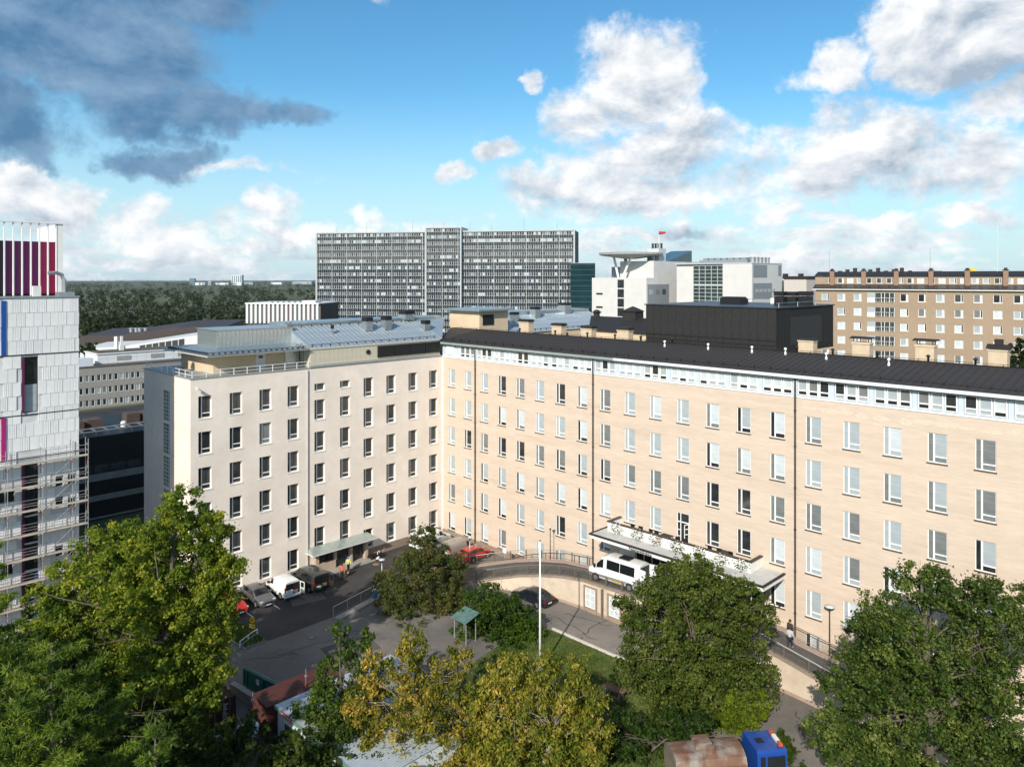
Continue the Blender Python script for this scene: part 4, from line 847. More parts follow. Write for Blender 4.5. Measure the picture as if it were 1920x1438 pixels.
for (p0,p1,y0,y1) in ((1214,1254,533,600),(1270,1297,532,600)):
    t0, t1 = reach(WP,-DV,p0), reach(WP,-DV,p1); f = MB().box(.0,.08,t0,t1,zpx(y1,240),zpx(y0,240)).build('grey_bay', GREYP, WB)
    for zz in (zpx(547,240), zpx(575,240)):
        nn = max(2, int((t1-t0)/3))
        for j in range(nn): c0 = t0+.8+j*(t1-t0-1)/nn; MB().box(.08,.14,c0,c0+1.9,zz-.8,zz+.8).build('window', rr.choice([GL_MID,GL_GREY,GL_LITE]), WB)
# disc canopy on struts
dc = Vector((-9.5, 5.0, zpx(480,240))); q = MB(); q.lathe([(2,-.9),(9.5,.15),(10.2,.45),(10.2,.75),(2,.9)], 28, tuple(dc)); co = q.build('disc_canopy', M('canopy_slats', (.42,.41,.39), .6, .15, 3), WB)
for k in range(18): MB().box(-10.2+k*1.2,-10.05+k*1.2,-math.sqrt(max(.1,104-(-10.2+k*1.2)**2)),math.sqrt(max(.1,104-(-10.2+k*1.2)**2)),.75,1.0).build('slat', GALV, co, loc=tuple(dc))
zb_ = zt
for (pa, pb) in ((1145,1156),(1178,1164)):
    A_ = reach(WP,-DU,pa); B_ = reach(WP,-DU,pb); MB().tube([(-B_,1.0,zb_),(-A_,1.6,dc.z)], .38, 8).build('strut', WHITE, WB)
for (x,y) in ((-16,11),(-3,8),(-6,12)): MB().box(x-.4,x+.4,y-.4,y+.4,zt,dc.z).build('post', WPAINT, WB)
MB().box(-18,-13,6,LV_,zt,zpx(500,240)).build('set_back', GREYP, WB)
MB().box(-6,-1.5,9,13,zu,zpx(466,240)).build('lift_tower', GPL, WB)
for j in range(4): MB().lathe([(.35,0),(.35,1.6),(.5,1.7)], 8, (-5.2+j*1.1,11,zpx(466,240))).build('flue', DARK, WB)
q = MB(); y0 = 12; q.add([(0,y0,zu),(0,y0+14,zu),(0,y0+14,zpx(469,245)),(-8,y0,zu),(-8,y0+14,zu),(-8,y0+14,zpx(469,245))], [(0,1,2),(3,5,4),(0,2,5,3),(1,4,5,2)]); q.build('glass_wedge', M('wedge_glass', (.06,.10,.12), .12, .2), WB)
q = MB(); q.tube([(-1.8,9.5,zpx(470,240)),(-1.8,9.5,zpx(434,240))], .09, 6); q.build('mast', WHITE, WB)
q = MB(); q.lathe([(.55,0),(.42,1.2),(.3,2.1)], 8, axis='x'); q.build('wind_sock', M('sock_red', (.45,.04,.03), .7, .2, 1.2), WB, loc=(-1.6,9.5,zpx(437,240)))
# second body to the right
W2P = at_depth(1410, HY, 215); W2B = thing('white_block', 'white hospital block with large gridded glass wall, right of the round canopy', 'building', (W2P.x,W2P.y,0), RZ)
LU2 = reach(W2P,-DU,1298); lg = reach(W2P,-DU,1355); LV2 = reach(W2P,-DV,1466); zt2 = zpx(495,222)
MB().box(-lg,0,0,LV2,0,zt2).box(-LU2-6,-lg,.8,LV2,0,zt2-.05).build('wall', WPAINT, W2B)
gw = MB().quad((-LU2,.74,6),(-lg,.74,6),(-lg,.74,zt2-.6),(-LU2,.74,zt2-.6)).build('glass_wall', M('grid_glass', (.03,.045,.045), .10, .4, .3), W2B)
g = MB()
for j in range(6): x = -LU2+j*(LU2-lg)/5; g.box(x-.07,x+.07,.55,.72,6,zt2-.5)
gz = zt2-.5; k = 0
while gz > 8: g.box(-LU2,-lg,.56,.71,gz-(.25 if k % 6 == 5 else .07),gz+(.25 if k % 6 == 5 else .07)); gz -= 1.15; k += 1
g.build('glazing_bars', M('bar_pale', (.45,.50,.48), .4, .05), gw)
for (p0,p1,y0,y1) in ((1411,1438,497,520),(1411,1447,531,560),(1458,1465,497,517)):
    t0, t1 = reach(W2P,-DV,p0)+.3, reach(W2P,-DV,p1); MB().box(.0,.08,t0,t1,zpx(y1,220),zpx(y0,220)).build('grey_bay', GREYP, W2B)
for j in range(5): MB().box(.085,.15,2+j*2.6,3.7+j*2.6,zpx(548,220),zpx(542,220)).build('window', rr.choice([GL_MID,GL_LITE]), W2B)
MB().box(-20,-4,5,13,zt2,zt2+1.3).build('plant_deck', GREYP, W2B)
for j in range(7): MB().box(-19+j*2.1,-17.4+j*2.1,5.5,8,zt2+1.3,zt2+1.9).build('roof_unit', GALV, W2B)
for j in range(5): MB().lathe([(.8,0),(.8,1.7),(.95,1.7),(.95,2.0)], 10, (-2.5,5+j*2.3,zt2)).build('roof_fan', GALV, W2B)
MB().box(-LU2-6,.1,-.1,LV2,zt2,zt2+.25).build('roof_edge', GPL, W2B)
SP = at_depth(1512, HY, 185); SB = thing('pale_block', 'small pale block with dark roof between the white block and tan flats', 'building', (SP.x,SP.y,0), RZ)
MB().box(-reach(SP,-DU,1470),0,0,reach(SP,-DV,1532),0,zpx(523,185)).build('wall', M('pale_wall', (.52,.46,.42), .85, .05), SB)
MB().box(-reach(SP,-DU,1470)-.3,.2,-.3,reach(SP,-DV,1532),zpx(523,185),zpx(518,185)).build('roof', DARK, SB)
for j in range(2): MB().box(-3-j*4,-2-j*4,2,3,zpx(518,185),zpx(513,185)).build('chimney', DARK, SB)
# ---------------------------------------------------------------- tan apartment house
AP0 = Vector((68.4,155.7,0)); ad = Vector((.843,-.538,0)).normalized(); AP = AP0+ad*reach(AP0, ad, 1530)
AB = thing('apartment_house', 'long tan rendered apartment house with recessed balconies and dark roof at right', 'building', (AP.x,AP.y,0), math.atan2(ad.y, ad.x))
TAN = M('tan_render', (.315,.232,.162), .9, .06, 1.5, var2=.05, scale2=.12, bump=.1)
cols_ = [1547.6,1577.6,1608,1695.5,1729.4,1763,1798,1834,1871,1909.6]; xs = [reach(AP, ad, p) for p in cols_]; xs += [xs[-1]+3.1*k for k in (1,2,3)]
zr = [28.65-2.92*k for k in range(8)]; b0, b1 = reach(AP, ad, 1626), reach(AP, ad, 1678)
hl = [(x-.72,x+.72,z-.78,z+.72) for x in xs for z in zr]; bl = [(b0,b1,z-1.05,z+1.0) for z in zr]
mb = MB(); facade(mb, lambda a,z,d: (a,d,z), 0, 46, -.3, 30.1, hl, .25); 
mb = MB(); facade(mb, lambda a,z,d: (a,d,z), 0, 46, -.3, 30.1, [h+() for h in hl]+bl, .25)
mb.quad((0,0,-.3),(0,13,-.3),(0,13,30.1),(0,0,30.1)); mb.quad((46,0,-.3),(46,13,-.3),(46,13,30.1),(46,0,30.1)); mb.build('wall', TAN, AB)
W7 = WinKit(1.44,1.5,[(1.02,1.14,.06,1.44)],[[(.06,1.02,.06,1.44)],[(1.14,1.38,.06,1.44)]], y=.08, fw=.07, sill=.03, sillmat=FRAME); rr = random.Random(9)
for (x0,x1,z0,z1) in hl:
    if z0 < 12: continue
    row = round((28.65-.78-z0)/2.92); a = rr.choice([GL_DARK,GL_MID,GL_GREY,GL_LITE]) if row == 0 else rr.choice([GL_WHITE,GL_WHITE,GL_WHITE,GL_LITE,GL_GREY])
    W7.place(AB, (x0,0,z0), (a, rr.choice([GL_WHITE,GL_DARK])))
for (x0,x1,z0,z1) in bl:
    if z0 < 12: continue
    q = MB(); w = x1-x0; q.box(x0,x0+w*.28,.03,.10,z0+.9,z1); bo_ = q.build('balcony_glazing', GL_LITE, AB)
    q = MB(); 
    for t in (0,.27,.5,.62,.8,.97): q.box(x0+w*t,x0+w*t+.09,.10,.18,z0,z1)
    q.box(x0,x1,.1,.18,z1-.1,z1); q.build('balcony_frame', FRAME, AB)
    MB().quad((x0,.22,z0),(x1,.22,z0),(x1,.22,z1),(x0,.22,z1)).build('balcony_back', GL_MID, AB)
    q = MB(); q.box(x0,x1,-.05,.02,z0+.92,z0+.98); q.box(x0,x1,-.03,.0,z0+.15,z0+.19)
    for j in range(12): q.box(x0+j*w/11.5,x0+j*w/11.5+.03,-.03,.0,z0,z0+.92)
    q.build('balcony_rail', OFFW, AB)
    MB().box(x0,x0+w*.28,-.06,.0,z0,z0+.88).build('balcony_panel', WHITE, AB)
MB().box(-.6,46,-.6,0.02,30.1,30.28).build('eave', OFFW, AB)
RT_ = MB().add([(-.6,-.6,30.3),(46,-.6,30.3),(46,2.4,31.25),(-.6,2.4,31.25)], [(0,1,2,3)]).add([(-.6,-.6,30.3),(-.6,2.4,31.25),(-.6,2.4,30.1)], [(0,1,2)]).build('roof', M('tile_roof_dark', (.035,.03,.03), .35, .3, 2.5, bump=.3), AB)
at_h = []; W8 = WinKit(1.2,1.1,[(.84,.94,.06,1.04)],[[(.06,.84,.06,1.04)],[(.94,1.14,.06,1.04)]], y=.05, fw=.07)
for j in range(24): at_h.append((2.0+j*1.85,3.2+j*1.85,31.45,32.55))
mb = MB(); facade(mb, lambda a,z,d: (a,2.4+d,z), -.6, 46, 31.2, 32.9, at_h, .2); mb.quad((-.6,2.4,31.2),(-.6,11,31.2),(-.6,11,32.9),(-.6,2.4,32.9)); mb.build('attic_wall', TAN, AB)
for (x0,x1,z0,z1) in at_h: W8.place(AB, (x0,2.4,z0), (rr.choice([GL_LITE,GL_MID,GL_DARK,GL_WHITE]), rr.choice([GL_DARK,GL_WHITE])), name='attic_window')
MB().add([(-.8,2.1,32.92),(46,2.1,32.92),(46,6.5,33.9),(-.8,6.5,33.9),(-.8,11.3,32.9),(46,11.3,32.9)], [(0,1,2,3),(3,2,5,4)]).build('attic_roof', DARK, AB)
for px in (1560,1619,1680,1745,1813,1885): x = reach(AP+Vector((1.2,2,0)), ad, px); o = MB().box(x-.42,x+.42,1.9,2.38,30.9,34.0).build('chimney', M('chimney_brick', (.27,.17,.115), .9, .12, 3), AB); MB().box(x-.55,x+.55,1.8,2.48,34.0,34.15).box(x-.3,x+.3,2,2.3,34.15,34.5).build('chimney_cap', DARK, o)
q = MB(); x = reach(AP, ad, 1737); q.tube([(x,-.1,30.1),(x,-.1,0)], .08, 6); q.build('downpipe', M('pipe_tan', (.40,.33,.22), .5, .1), AB)
for px, h in ((1545,4.5),(1740,5.0),(1870,9.0)): x = reach(AP, ad, px); MB().tube([(x,6,33.8),(x,6,33.8+h)], .05, 5).build('antenna', OFFW if h > 8 else GALV, AB)
for j in range(10): MB().box(3+j*1.5,3.7+j*1.5,8,9,33.4,34.1+.3*(j % 3)).build('roof_unit', DARK, AB)
# ---------------------------------------------------------------- rear wing: the zinc roof goes on behind the corner
RWg = thing('rear_wing', 'zinc roofed rear wing with cream lift tower behind the dark ridge', 'building', (CX, CY, 0), RZ)
MB().box(-12.5,-.05,13.2,36,-.3,24.7).build('wall', CREAM, RWg)
MB().add([(.1,13.3,24.8),(.1,36,24.8),(-5.2,36,27.0),(-5.2,9,27.0),(-10.5,36,26.9),(-10.5,9,26.9)], [(0,1,2,3),(3,2,4,5)]).add([(.1,36,24.8),(-5.2,36,27.0),(-5.2,36,24.7)], [(0,1,2)]).build('roof', BLUE, RWg)
q2 = [o for o in RFm.children if o.name.startswith('roof_panel')][0].data
rro = [o for o in RWg.children if o.name.startswith('roof')][0]
for j in range(36): inst('roof_panel', q2, rro, (0, 14.2+j*.602, 0))
MB().box(-10,-5.3,10,36,26.85,27.5).build('ridge_box', ZINC, rro)
q = MB()
for j in range(18): y = 14+j*1.2; q.box(-.35,-.25,y,y+.07,24.95,25.25)
q.tube([(-.3,14,25.25),(-.3,35.5,25.25)], .03); q.build('snow_guard', DARK, rro)
LT = MB().box(-6.8,-.6,7.0,12.4,24,28.1).build('lift_tower', CREAM, RWg); MB().box(-7.4,.2,6.2,13.0,28.1,28.35).build('tower_roof', ZINC, LT); MB().box(-.6,-.5,7.6,9.6,26.2,27.6).build('louvre', BLACK, LT)
for (u,y,w,zt_) in ((-4.4,22,1.2,28.2),(-5.4,30,1.5,28.6),(-3.4,16.5,1.0,27.6)): o = MB().box(u-w/2,u+w/2,y-w/2,y+w/2,25,zt_-.4).build('vent_stack', ZINC, rro); MB().box(u-w/2,u+w/2,y-w/2,y+w/2,zt_-.4,zt_).build('vent_cap', BLACK, o)
for j in range(4): MB().box(-.04,.12,15+j*2.4,17.2+j*2.4,23.3,24.4).build('black_louvre', BLACK, RWg)
DRf = at_depth(1150, HY, 118); DK = thing('dark_roof_house', 'black hipped roof with a small cupola behind the chimneys', 'building', (DRf.x,DRf.y,0), RZ)
MB().box(-9,9,-4,10,0,24.6).build('wall', CREAM, DK)
q = MB(); q.add([(-9.5,-4.5,24.6),(9.5,-4.5,24.6),(9.5,10.5,24.6),(-9.5,10.5,24.6),(-6,1.5,26.4),(6,1.5,26.4)], [(0,1,5,4),(1,2,5),(2,3,4,5),(3,0,4)]); q.build('roof', DARK, DK)
q = MB(); q.box(1.6,4.0,.2,2.4,25.6,27.4); q.add([(1.4,0,27.4),(4.2,0,27.4),(4.2,2.6,27.4),(1.4,2.6,27.4),(2.8,1.3,28.2)], [(0,1,4),(1,2,4),(2,3,4),(3,0,4)]); q.build('cupola', DARK, DK)
MB().lathe([(.5,25.6),(.5,26.8),(.8,27.0),(.3,27.4)], 8, (-4.5,1.5,0)).build('roof_vent', DARK, DK)
YG = frontal('yellow_canopy', 'yellow peaked fabric roof showing above the tan apartment house roof', 'tent', 1828, 320); m_ = mpp(320)
MB().add([(-9,0,30),(11,0,30),(11,8,30),(-9,8,30),(1,4,zpx(502,320))], [(0,1,4),(1,2,4),(2,3,4),(3,0,4)]).build('canopy', M('canopy_yellow', (.62,.40,.02), .6, .05), YG)
for (x,y) in ((-9,0),(11,0),(11,8),(-9,8)): MB().box(x-.2,x+.2,y-.2,y+.2,0,30).build('post', GALV, YG)
# ---------------------------------------------------------------- far city on the skyline
rr = random.Random(31)
def far_block(lbl, px0, px1, ytop, Y, mat, rows=0, cols_n=0):
    t = frontal('far_building', lbl, 'building', px0, Y); w = (px1-px0)*mpp(Y); h = zpx(ytop, Y); MB().box(0,w,0,w*.6,0,h).build('wall', mat, t)
    for i in range(cols_n): MB().box((i+.25)*w/cols_n,(i+.75)*w/cols_n,-.5,-.02,h*.30,h*.94).build('window_strip', M('far_glass', (.16,.20,.23), .3, .1), t)
    return t
FW = M('far_white', (.62,.64,.66), .8, .05, .02); FG = M('far_grey', (.30,.34,.38), .8, .1, .02); FT = M('far_teal', (.10,.16,.19), .4, .1, .02)
far_block('pale tower with vertical window strips standing on the far skyline', 434, 453, 516, 3200, FW, cols_n=5)
far_block('dark glass cube on the far skyline left of the pale tower', 355, 365, 522, 3300, FT)
for j, (a, b, y, n_) in enumerate(((366,384,530,'just right of the dark glass cube'),(390,396,527.5,'slim, third right of the dark glass cube'),(404,428,530.5,'left beside the pale skyline tower'),(458,474,529,'right beside the pale skyline tower'),(508,528,529.5,'second left of the hospital tower'),(548,584,528,'touching the left edge of the hospital tower'))):
    far_block('low far building on the skyline, '+n_, a, b, y, 3300+90*j, (FW, FG)[j % 2])
for j, (a, b, y) in enumerate(((1755,1766,508),(1690,1720,514),(1775,1800,514.5))): far_block(('dark sign box on the horizon above the tan roof','low pale roof on the horizon left of the sign box','low pale roof on the horizon left of the yellow canopy')[j], a, b, y, 600+80*j, (FT,FG,FW)[j])
# ---------------------------------------------------------------- trees
BARK = M('bark_grey', (.11,.09,.07), .95, .25, 4, bump=.5, bscale=10); BARKP = M('bark_pale', (.26,.22,.17), .9, .25, 4, bump=.4, bscale=10)
def leaves_mesh(name, centers, radii, n_each, size, mat, rng, flat=.8, hang=0., asp=.62, up=.35):
    K = len(centers); C_ = np.repeat(np.array(centers), n_each, axis=0); Rr = np.repeat(np.array(radii), n_each); n = len(C_)
    d = rng.normal(size=(n,3)); d /= np.linalg.norm(d, axis=1, keepdims=True)
    rad = Rr*rng.random(n)**.45*np.where(rng.random(n) < .14, 1.9, 1.); P = C_+d*rad[:,None]*np.array([1,1,flat])
    nr = d*.8+rng.normal(size=(n,3))*.75+np.array([0,0,up]); nr /= np.linalg.norm(nr, axis=1, keepdims=True)
    t = rng.normal(size=(n,3)); t[:,2] -= hang*2; a = np.cross(nr, t); a /= np.linalg.norm(a, axis=1, keepdims=True); b = np.cross(nr, a)
    s = size*rng.uniform(.65,1.35,n)[:,None]; a = a*s*asp; b = b*s
    fold = nr*s*.18
    V = np.empty((n,4,3)); V[:,0] = P-b; V[:,1] = P+a+fold; V[:,2] = P+b; V[:,3] = P-a+fold
    me = bpy.data.meshes.new(name); me.vertices.add(n*4); me.vertices.foreach_set('co', V.reshape(-1).astype(np.float32))
    me.loops.add(n*4); me.loops.foreach_set('vertex_index', np.arange(n*4, dtype=np.int32)); me.polygons.add(n); me.polygons.foreach_set('loop_start', np.arange(0,n*4,4,dtype=np.int32)); me.polygons.foreach_set('loop_total', np.full(n,4,dtype=np.int32))
    me.update(calc_edges=True); me.materials.append(mat); return me
def crown_points(lobes, dens, rng, inner=.25):
    out = []; rad = []
    for (cx,cy,cz,rx,ry,rz) in lobes:
        k = max(8, int(dens*(rx*rz+rx*ry)*4.6))
        for _ in range(k):
            d = rng.normal(size=3); d /= np.linalg.norm(d); r = rng.uniform(.55,1.0) if rng.random() > inner else rng.uniform(.1,.6)
            out.append((cx+d[0]*rx*r, cy+d[1]*ry*r, cz+d[2]*rz*r)); rad.append(rng.uniform(.26,.62)*min(1.,.45+.20*(rx+rz)/2))
    return out, rad
def limbs_mesh(base_r, top, targets, rng, bark, nl=22, lean=(0,0)):
    mb = MB(); top = Vector(top); tr = []
    for i in range(7):
        t = i/6; tr.append(Vector((top.x*t**1.4+math.sin(t*5)*.12, top.y*t**1.4+math.cos(t*4)*.10-.10, top.z*t)))
    mb.tube(tr, [base_r*(1-.82*(i/6)) for i in range(7)], 8)
    ok = [i for i, q in enumerate(targets) if q[2] > .38*top.z] or list(range(len(targets)))
    idx = rng.choice(ok, min(nl, len(ok)), replace=False)
    for i in idx:
        e = Vector(targets[i]); t = min(.93, max(rng.uniform(.15,.42), (e.z/top.z)*rng.uniform(.40,.80))); k = t*6; a = int(k); s = tr[a].lerp(tr[min(a+1,6)], k-a)
        L_ = (e-s).length; mid = s.lerp(e,.5)+Vector((rng.normal()*.1*L_*.5, rng.normal()*.1*L_*.5, .10*L_)); r0 = base_r*(1-.82*t)*.45
        q1 = s.lerp(mid,.5)+Vector((0,0,.03*L_)); q2 = mid.lerp(e,.5)+Vector((rng.normal()*.08*L_*.4,rng.normal()*.08*L_*.4,.02*L_))
        mb.tube([s,q1,mid,q2,e], [r0,r0*.75,r0*.5,r0*.32,r0*.14], 5)
        for _ in range(3):
            f = mid.lerp(e, rng.uniform(.1,.8)); g = f+Vector(rng.normal(size=3))*.16*L_+Vector((0,0,.1*L_)); mb.tube([f,f.lerp(g,.5)+Vector((0,0,.04)),g], [r0*.28,r0*.18,r0*.06], 4)
    return mb.mesh('trunk', bark, True)
def tree(name, label, cat, basepx, Y, lobes_px, cols, seed, dens=1.1, n_each=46, size=.17, bark=BARK, trunk_r=.28, group=None, hang=0., trans=.46, nl=22, flat=.8, base_z=0., depth=1., asp=.62):
    rng = np.random.default_rng(seed); k = Y/FPX; b = Vector(((basepx-960)*k, Y, base_z)); t = thing(name, label, cat, b, 0, group)
    lobes = []
    for L_ in lobes_px:
        px, py, rx, ry = L_[:4]; dy = L_[4] if len(L_) > 4 else rng.uniform(-.25,.25)*rx*k
        lobes.append(((px-960)*k-b.x, dy, CZ-(py-HY)*k-base_z, rx*k, rx*k*depth, ry*k))
    pts, rad = crown_points(lobes, dens, rng)
    hi = max(lobes, key=lambda l: l[2]); top = (hi[0], hi[1], hi[2]+hi[5]*.3)
    inst('trunk', limbs_mesh(trunk_r, top, pts, rng, bark, nl), t)
    inst('crown', leaves_mesh('crown', pts, rad, n_each, size, leafmat(name+'_leaf_%d' % seed, cols, trans), rng, flat, hang, asp), t)
    return t
tree('maple_tree', 'large yellow green maple tree in front of the left wing end wall', 'tree', 300, 53, [(340,955,44,44),(378,1000,48,55),(300,990,40,45),(222,1050,95,68),(405,1065,38,40),(120,1110,68,56),(300,1110,130,80),(440,1060,24,16),(90,1165,40,50),(150,1190,95,60),(365,1180,72,70),(260,1270,130,75),(400,1235,45,50),(410,1130,38,45),(385,1290,50,45,-1),(300,1340,100,55,-2),(290,1235,90,60,-2),(200,1340,100,55,-2),(120,1270,80,60,-2),(370,1350,50,40,-2)],
     [(.042,.082,.007),(.110,.170,.012),(.22,.27,.024),(.46,.42,.04)], 1, dens=2.0, n_each=84, size=.110, trunk_r=.34, nl=50)
tree('maple_tree', 'dark green broadleaf tree low at the left edge behind the larch', 'tree', 90, 47.5, [(40,1235,85,55),(130,1300,90,55),(40,1340,85,65),(210,1370,85,55),(310,1380,70,50),(340,1425,60,35),(100,1420,110,50)],
     [(.018,.042,.005),(.045,.082,.009),(.09,.135,.016)], 2, dens=1.3, n_each=66, size=.135)
tree('mountain_ash', 'olive green tree with reddish brown tint standing before the entrance porch and parked vans', 'tree', 790, 74.5, [(795,1045,54,44),(760,1100,60,55),(838,1085,42,44),(840,1135,44,46),(785,1160,80,50),(732,1165,42,46),(800,1005,28,18),(855,1050,20,18),(855,1180,32,32),(790,1195,80,38),(800,1222,74,26),(862,1212,34,28)],
     [(.030,.048,.009),(.066,.092,.016),(.115,.130,.028),(.22,.16,.07)], 3, dens=1.5, n_each=64, size=.11, trunk_r=.2, nl=46)
tree('shrub', 'dense bright green shrub thicket beside the flagpole and dark parked car', 'shrub', 945, 69, [(918,1142,58,42),(972,1165,40,36),(893,1192,50,38),(962,1195,62,38),(935,1218,60,24),(1000,1185,24,28)],
     [(.016,.042,.004),(.045,.095,.008),(.11,.175,.013)], 4, dens=1.9, n_each=72, size=.11, trunk_r=.12)
YCOL = [(.055,.085,.010),(.130,.150,.016),(.33,.275,.035),(.66,.42,.09)]
tree('yellow_tree', 'golden yellow autumn tree over the corrugated cabin roof', 'tree', 760, 49.5, [(770,1215,34,38),(705,1255,36,38),(690,1320,55,52),(800,1295,80,62),(862,1235,24,36),(735,1385,100,62),(850,1375,62,58),(665,1415,55,42),(800,1430,100,45),(895,1410,34,40)],
     YCOL, 5, dens=2.1, n_each=62, size=.125, bark=BARKP, trunk_r=.2, hang=.8, nl=46, asp=.42)
tree('yellow_tree', 'golden and green autumn tree in front of the foot of the flagpole', 'tree', 1010, 48.5, [(955,1268,50,46),(1035,1282,62,52),(1092,1325,46,48),(950,1355,76,58),(1050,1380,82,58),(1085,1260,30,38),(905,1320,36,44),(1000,1435,100,45),(1112,1395,42,42),(900,1420,40,40)],
     [(.055,.092,.010),(.130,.165,.016),(.31,.285,.035),(.62,.43,.09)], 6, dens=2.1, n_each=62, size=.125, bark=BARKP, trunk_r=.2, hang=.8, nl=46, asp=.42)
tree('young_tree', 'slender green tree before the grey yard left of the yellow tree', 'tree', 640, 50.5, [(640,1185,18,30),(662,1230,32,40),(612,1260,24,28),(690,1195,16,30),(640,1305,58,50),(588,1340,44,38),(650,1375,75,52),(575,1400,58,40),(600,1295,24,24),(690,1290,30,40)],
     [(.024,.052,.008),(.065,.115,.014),(.16,.21,.03)], 7, dens=2.0, n_each=46, size=.115, trunk_r=.13, nl=50)
tree('linden_tree', 'round dark green tree hiding the entrance portico', 'tree', 1300, 57, [(1240,1098,40,28),(1300,1088,70,36),(1380,1112,54,38),(1200,1150,48,56),(1310,1170,114,72),(1418,1165,34,50),(1195,1240,48,54),(1290,1260,95,68),(1385,1255,68,62),(1300,1330,85,40),(1250,1335,60,40)],
     [(.026,.048,.007),(.062,.095,.013),(.120,.155,.025),(.21,.23,.05)], 8, dens=1.7, n_each=88, size=.105, trunk_r=.32, nl=34)
tree('oak_tree', 'wide dark green oak at the lower right corner', 'tree', 1740, 46.5, [(1735,1106,64,44),(1652,1163,68,48),(1835,1136,80,54),(1700,1240,114,72),(1850,1250,100,82),(1612,1290,72,68),(1750,1360,142,78),(1575,1385,60,54),(1895,1390,90,80),(1650,1420,95,50),(1940,1160,60,60)],
     [(.018,.042,.006),(.050,.088,.013),(.105,.150,.025),(.26,.29,.07)], 9, dens=1.9, n_each=76, size=.100, trunk_r=.42, nl=40)
tree('shrub', 'shadowy green shrubs behind the rusty tank', 'shrub', 1215, 51.5, [(1190,1385,60,45),(1250,1365,50,38),(1150,1410,45,40),(1300,1352,40,22)], [(.015,.035,.004),(.035,.07,.008),(.06,.10,.012)], 10, dens=1.4, n_each=60, size=.13, trunk_r=.1)
tree('shrub', 'bright yellow green bush above the blue truck cab', 'shrub', 1400, 54, [(1395,1330,44,36),(1430,1320,20,32),(1365,1352,28,24)], [(.06,.09,.006),(.13,.185,.010),(.24,.27,.02)], 11, dens=2., n_each=60, size=.12, trunk_r=.08)
tree('shrub', 'small leafy sapling right of the blue truck cab', 'shrub', 1470, 50, [(1472,1395,20,24),(1480,1430,35,22)], [(.03,.06,.006),(.07,.11,.012)], 12, dens=2., n_each=50, size=.11, trunk_r=.05)
tree('shrub', 'dark maple sapling clump before the satellite dish', 'shrub', 450, 48.5, [(450,1385,52,40),(415,1420,62,40),(515,1425,60,34)], [(.02,.04,.006),(.045,.080,.010),(.13,.12,.016)], 13, dens=1.3, n_each=50, size=.14, trunk_r=.08)
tree('shrub', 'leafy green bushes at the bottom edge below the cabin windows', 'shrub', 590, 47.5, [(560,1425,55,32),(640,1435,65,34),(610,1395,55,34),(700,1425,60,36)], [(.02,.042,.006),(.05,.085,.010),(.10,.12,.016)], 17, dens=1.4, n_each=50, size=.13, trunk_r=.07)
tree('shrub', 'low flowering bush around the blue bin by the yard lamp', 'shrub', 708, 78.5, [(712,1090,16,12),(722,1078,14,10)], [(.05,.06,.015),(.12,.10,.03),(.35,.26,.16)], 14, dens=3., n_each=40, size=.09, trunk_r=.03)
tree('dark_tree', 'dark conifer like tree top at the right edge behind the black roof', 'tree', 1915, 74, [(1912,655,16,18),(1920,685,26,24),(1925,720,30,30)], [(.014,.028,.006),(.035,.055,.012)], 15, dens=2.2, n_each=55, size=.13, trunk_r=.2)
tree('round_tree', 'small round green tree behind the clad block by the white hall', 'tree', 163, 225, [(163,655,20,17),(182,662,14,12)], [(.02,.04,.006),(.05,.08,.012)], 16, dens=.4, n_each=46, size=.4, trunk_r=.3)
# larches in the near left corner: long drooping sprays
def larch(label, px, Y, top_y, spread, seed, nb=26, zlow=.2):
    rng = np.random.default_rng(seed); k = Y/FPX; b = Vector(((px-960)*k, Y, 0)); t = thing('larch_tree', label, 'tree', b, 0, 'larches at the near left corner'); H = CZ-(top_y-HY)*k
    mb = MB(); mb.tube([(0,0,0),(.05,0,H*.5),(0,.05,H)], [.22,.13,.02], 8); V = []; F = []
    for i in range(nb):
        f = zlow+(1-zlow)*i/nb; z0 = H*f; L_ = spread*(1.05-f)**.75*rng.uniform(.75,1.15); az = i*2.4+rng.uniform(-.3,.3); d = Vector((math.cos(az),math.sin(az),0)); side = Vector((-d.y,d.x,0))
        pts = [Vector((0,0,z0))+d*L_*s+Vector((0,0,L_*(.16*s-.42*s*s+.52*s**3))) for s in np.linspace(0,1,9)]
        mb.tube(pts, [.05*(1-.85*s) for s in np.linspace(0,1,9)], 4)
        nt = int(L_*32)
        for j in range(nt):
            s = rng.uniform(.12,1.0); q = s*8; a = min(7,int(q)); p = pts[a].lerp(pts[a+1], q-a); sl = (1.1-s)*rng.uniform(.25,.75)*L_*.36+.15; sd = 1 if rng.random() < .5 else -1
            e = p+d*sl*.55+side*sd*sl*.75+Vector((0,0,-sl*rng.uniform(.1,.75)))
            for m in range(int(sl*24)+5):
                u = rng.random(); c = p.lerp(e,u); nd = Vector(rng.normal(size=3)).normalized(); nd = (nd+(e-p).normalized()*.6+Vector((0,0,.1))).normalized(); w = nd.cross(Vector(rng.normal(size=3))).normalized()*.045; ln = rng.uniform(.20,.38); o = len(V)
                V += [tuple(c-w),tuple(c+w),tuple(c+nd*ln)]; F.append((o,o+1,o+2))
    inst('trunk', mb.mesh('trunk', BARK, True), t)
    me = bpy.data.meshes.new('crown'); me.from_pydata(V, [], F); me.materials.append(leafmat('larch_needles', [(.036,.078,.010),(.110,.175,.018),(.25,.31,.035)], .4)); inst('crown', me, t); return t
larch('feathery larch with long drooping sprays in the lower left corner', 95, 36, 1205, 7.4, 41, 44)
larch('larch at the left edge with sprays crossing the scaffold foot', -22, 40, 1000, 3.4, 42, 44)
larch('small larch spray at the bottom edge right of the big corner larch', 290, 34.5, 1345, 3.4, 43, 24)
